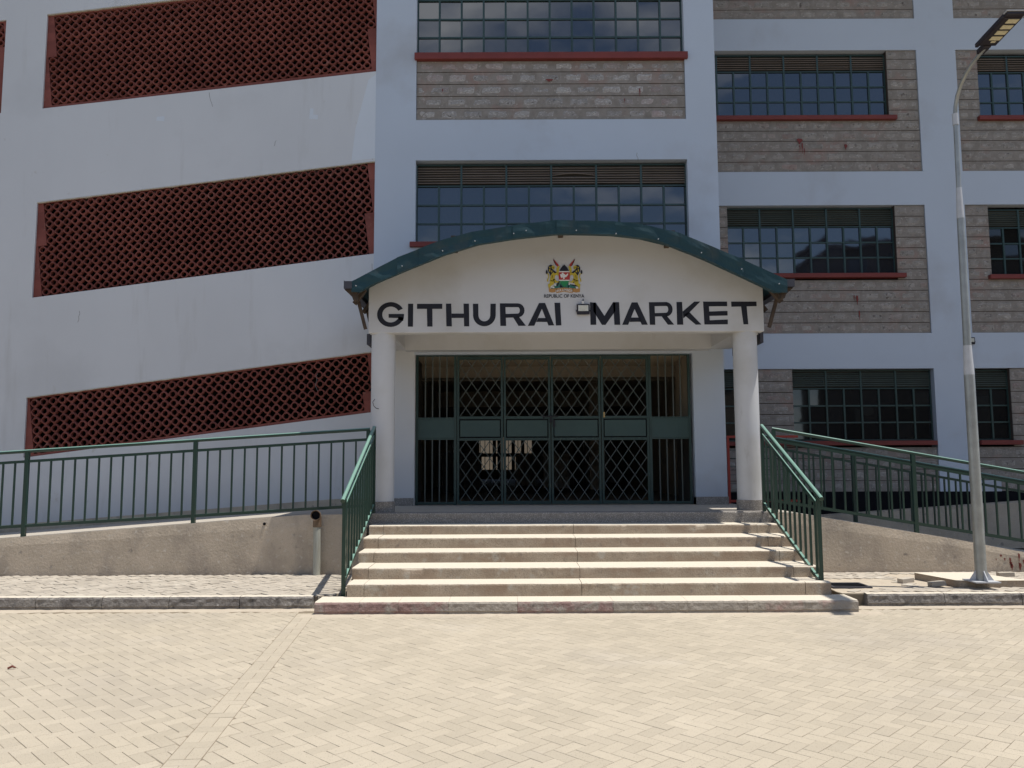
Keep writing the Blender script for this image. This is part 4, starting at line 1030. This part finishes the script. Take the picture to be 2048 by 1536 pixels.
# ---------------------------------------------------------------- floodlights
def flood(label, X, Y, Z, w, h, tilt=0.):
    r = empty('floodlight', (X, Y, Z), label=label, cat='lamp')
    b = MB(); b.box(X-w/2, X+w/2, Y-.045, Y-.012, Z-h/2, Z+h/2); b.build('housing', M['lampblk'], r, bevel=.004)
    MB().box(X-w*.39, X+w*.39, Y-.049, Y-.045, Z-h*.18, Z+h*.38).build('lens', M['floodglass'], r)
    b = MB()
    for q in range(6): zq_ = Z-h*.12+q*h*.085; b.box(X-w*.32, X+w*.32, Y-.0505, Y-.049, zq_, zq_+.003)
    b.build('led_board', M['lampglass'], r)
    b = MB(); b.box(X-w/2-.012, X-w/2, Y-.035, Y+.0, Z-.03, Z-.01); b.box(X+w/2, X+w/2+.012, Y-.035, Y+.0, Z-.03, Z-.01); b.build('bracket', M['lampblk'], r)
    return r
X, Z = FA(1165.5, 619.5)
f1 = flood('small black floodlight between the two painted words of the market name', X, FY, Z, .19, .155)
MB().box(X-.02, X+.015, FY-.03, FY, Z+.082, Z+.125).build('cable_entry', M['emwhite'], f1)
MB().tube([(X, FY-.012, Z+.12), (X+.004, FY-.02, Z+.15), (X, FY-.004, Z+.158)], .006, 6).build('cable', M['black'], f1)
f2 = flood('small black floodlight on the grey beam behind the street lamp pole', 9.25, YW, 4.08, .16, .14)
# hanging wire end on the left column
wr = MB(); wr.tube([(-2.02, 11.735, 2.62), (-2.045, 11.715, 2.58), (-2.03, 11.71, 2.52), (-1.99, 11.71, 2.485), (-1.955, 11.715, 2.478)], .006, 6)
wr.build('wire_end', M['wire'], label='short bent end of grey wire sticking out of the left porch column', cat='wire', smooth=True)

# ---------------------------------------------------------------- street lamp
LX, LY = 5.70, 9.92
lp = empty('street_lamp', (LX, LY, .235), label='tall galvanised street lamp with curved arm and LED head on the right footpath', cat='street lamp')
MB().tube([(LX, LY, .235), (LX, LY, 2.75)], [.066, .060], 20).build('pole', M['galv'], lp, smooth=True)
MB().tube([(LX, LY, 2.75), (LX, LY, 3.12)], [.060, .047], 20).build('pole_joint', M['galvw'], lp, smooth=True)
MB().tube([(LX, LY, 3.12), (LX+.01, LY, 4.75)], [.046, .043], 20).build('upper_pole', M['galv'], lp, smooth=True)
MB().tube([(LX+.01, LY, 4.75), (LX+.012, LY, 5.15)], [.045, .032], 20).build('pole_joint', M['galvw'], lp, smooth=True)
MB().tube([(LX+.012, LY, 5.15), (LX+.02, LY, 6.02)], [.030, .028], 16).build('top_pole', M['galv'], lp, smooth=True)
MB().tube([(LX+.02, LY, 5.98), (LX+.02, LY, 6.13)], .036, 16).build('collar', M['galvw'], lp, smooth=True)
armp = [(LX+.02, 9.92, 6.10), (LX+.022, 9.90, 6.22), (LX+.024, 9.85, 6.34), (LX+.026, 9.76, 6.45), (LX+.028, 9.64, 6.53), (LX+.03, 9.50, 6.59), (LX+.032, 9.34, 6.63), (LX+.034, 9.20, 6.66)]
MB().tube(armp, .024, 12).build('arm', M['galv'], lp, smooth=True)
def headpt(u, v, t):  # u across, v along towards the road, t up
    return (LX+.036+u, 9.28-v, 6.655+v*.10+t)
def headbox(b, u0, u1, v0, v1, t0, t1, taper=0):
    c = [headpt(u0+taper, v0, t0), headpt(u1-taper, v0, t0), headpt(u1, v1, t0), headpt(u0, v1, t0), headpt(u0+taper, v0, t1), headpt(u1-taper, v0, t1), headpt(u1, v1, t1), headpt(u0, v1, t1)]
    b.add(c, [(0,1,2,3),(4,7,6,5),(0,4,5,1),(1,5,6,2),(2,6,7,3),(3,7,4,0)])
hd = MB(); headbox(hd, -.105, .105, .08, .60, -.01, .035); headbox(hd, -.105, .105, .60, .66, .0, .035); headbox(hd, -.115, -.075, .03, .60, .0, .05); headbox(hd, -.045, .045, -.06, .10, -.03, .03, 0)
hd = hd.build('lamp_head', M['lampblk'], lp, bevel=.008)
b = MB(); headbox(b, -.11, .11, .08, .67, .036, .046); b.build('lamp_cover', M['galvw'], hd)
for k in range(4):
    b = MB(); v0 = .20+k*.105; headbox(b, -.045, .080, v0, v0+.070, -.016, -.010); b.build('led_panel', M['lampglass'], hd)
b = MB(); headbox(b, .0, .055, .15, .18, -.014, -.010); b.build('sensor', M['lampglass'], hd)
b = MB(); b.box(LX-.15, LX+.15, LY-.15, LY+.15, .222, .236); b.build('base_plate', M['galvw'], lp)
for (dx, dy) in ((1, 0), (-1, 0), (0, 1), (0, -1)):
    b = MB(); t = .006
    if dx: b.prism([(LX+dx*.06, .236), (LX+dx*.15, .236), (LX+dx*.062, .36)], LY-t, LY+t)
    else: b.yzprism([(LY+dy*.06, .236), (LY+dy*.15, .236), (LY+dy*.062, .36)], LX-t, LX+t)
    b.build('gusset', M['galvw'], lp)
ft = MB(); P8 = [(5.28, 10.72), (6.02, 10.72), (6.32, 10.00), (5.47, 9.98)]
vs = [(x, y, .08) for x, y in P8]+[(x, y, .222) for x, y in P8]
ft.add(vs, [(0,1,2,3)[::-1], (4,5,6,7)[::-1], (0,4,5,1)[::-1], (1,5,6,2)[::-1], (2,6,7,3)[::-1], (3,7,4,0)[::-1]]); ft.add([], [])
ft.build('lamp_footing', M['tread'], label='square concrete footing slab under the street lamp', cat='footing', bevel=.008)
MB().box(5.25, 5.40, 9.98, 10.10, .138, .222) if False else None
lps = [(5.24, 10.08, .152, R(8), 'loose paver block lying left of the lamp footing'), (5.02, 10.42, .145, R(20), 'flat pale paver sunk in sand behind the left loose block'),
       (6.42, 10.62, .185, R(-6), 'loose paver behind the right corner of the lamp footing'), (6.63, 10.38, .19, R(12), 'loose paver right of the lamp footing, upper of two'), (6.58, 10.12, .17, R(-4), 'loose paver right of the lamp footing, lower of two')]
for (x, y, z, a, lab) in lps:
    b = MB(); b.v = [(p[0], p[1], p[2]+.05) for p in PV]; b.f = list(PF); b.mi = [0]*len(PF)
    me = b.mesh('loose_paver', M['paverdirty']); place('loose_paver', me, (x, y, z), rot=(random.gauss(0, .04), random.gauss(0, .05), a), label=lab, cat='paver', group='pavers lifted around the lamp footing')
b = MB(); b.tube([(-4.20, 6.84, .008), (-4.17, 6.85, .022), (-4.14, 6.85, .012)], [.008, .010, .006], 6); b.build('brick_fragment', M['brickfrag'], label='tiny dark red fragment lying on the pavers at the left edge', cat='debris')

# ---------------------------------------------------------------- buildings across the yard (seen in the window glass)
def blockb(name, x0, x1, y, hgt, label, floors):
    r = empty(name, ((x0+x1)/2, y, 0), label=label, cat='building')
    MB().box(x0, x1, y-8, y, 0, hgt).build('wall', M['intwall'] if floors < 4 else M['dark'], r)
    MB().box(x0-.3, x1+.3, y-8.3, y+.4, hgt, hgt+.25).build('roof', M['timber'], r)
    fh = hgt/floors
    me = MB().box(-.7, .7, -.04, .04, -.6, .6).mesh('window', M['glassdk'])
    n = int((x1-x0)/3)
    for f in range(floors):
        for i in range(n): place('window', me, (x0+(i+.5)*(x1-x0)/n, y+.02, fh*(f+.55)), r)
    return r
blockb('shop_building', -45, 16, -20, 8.5, 'low cream shop row across the yard, mirrored in the ground floor glass', 2)
blockb('flat_building', 21.8, 50, -20, 16, 'dark five storey block across the yard, mirrored in the right hand glass', 5)
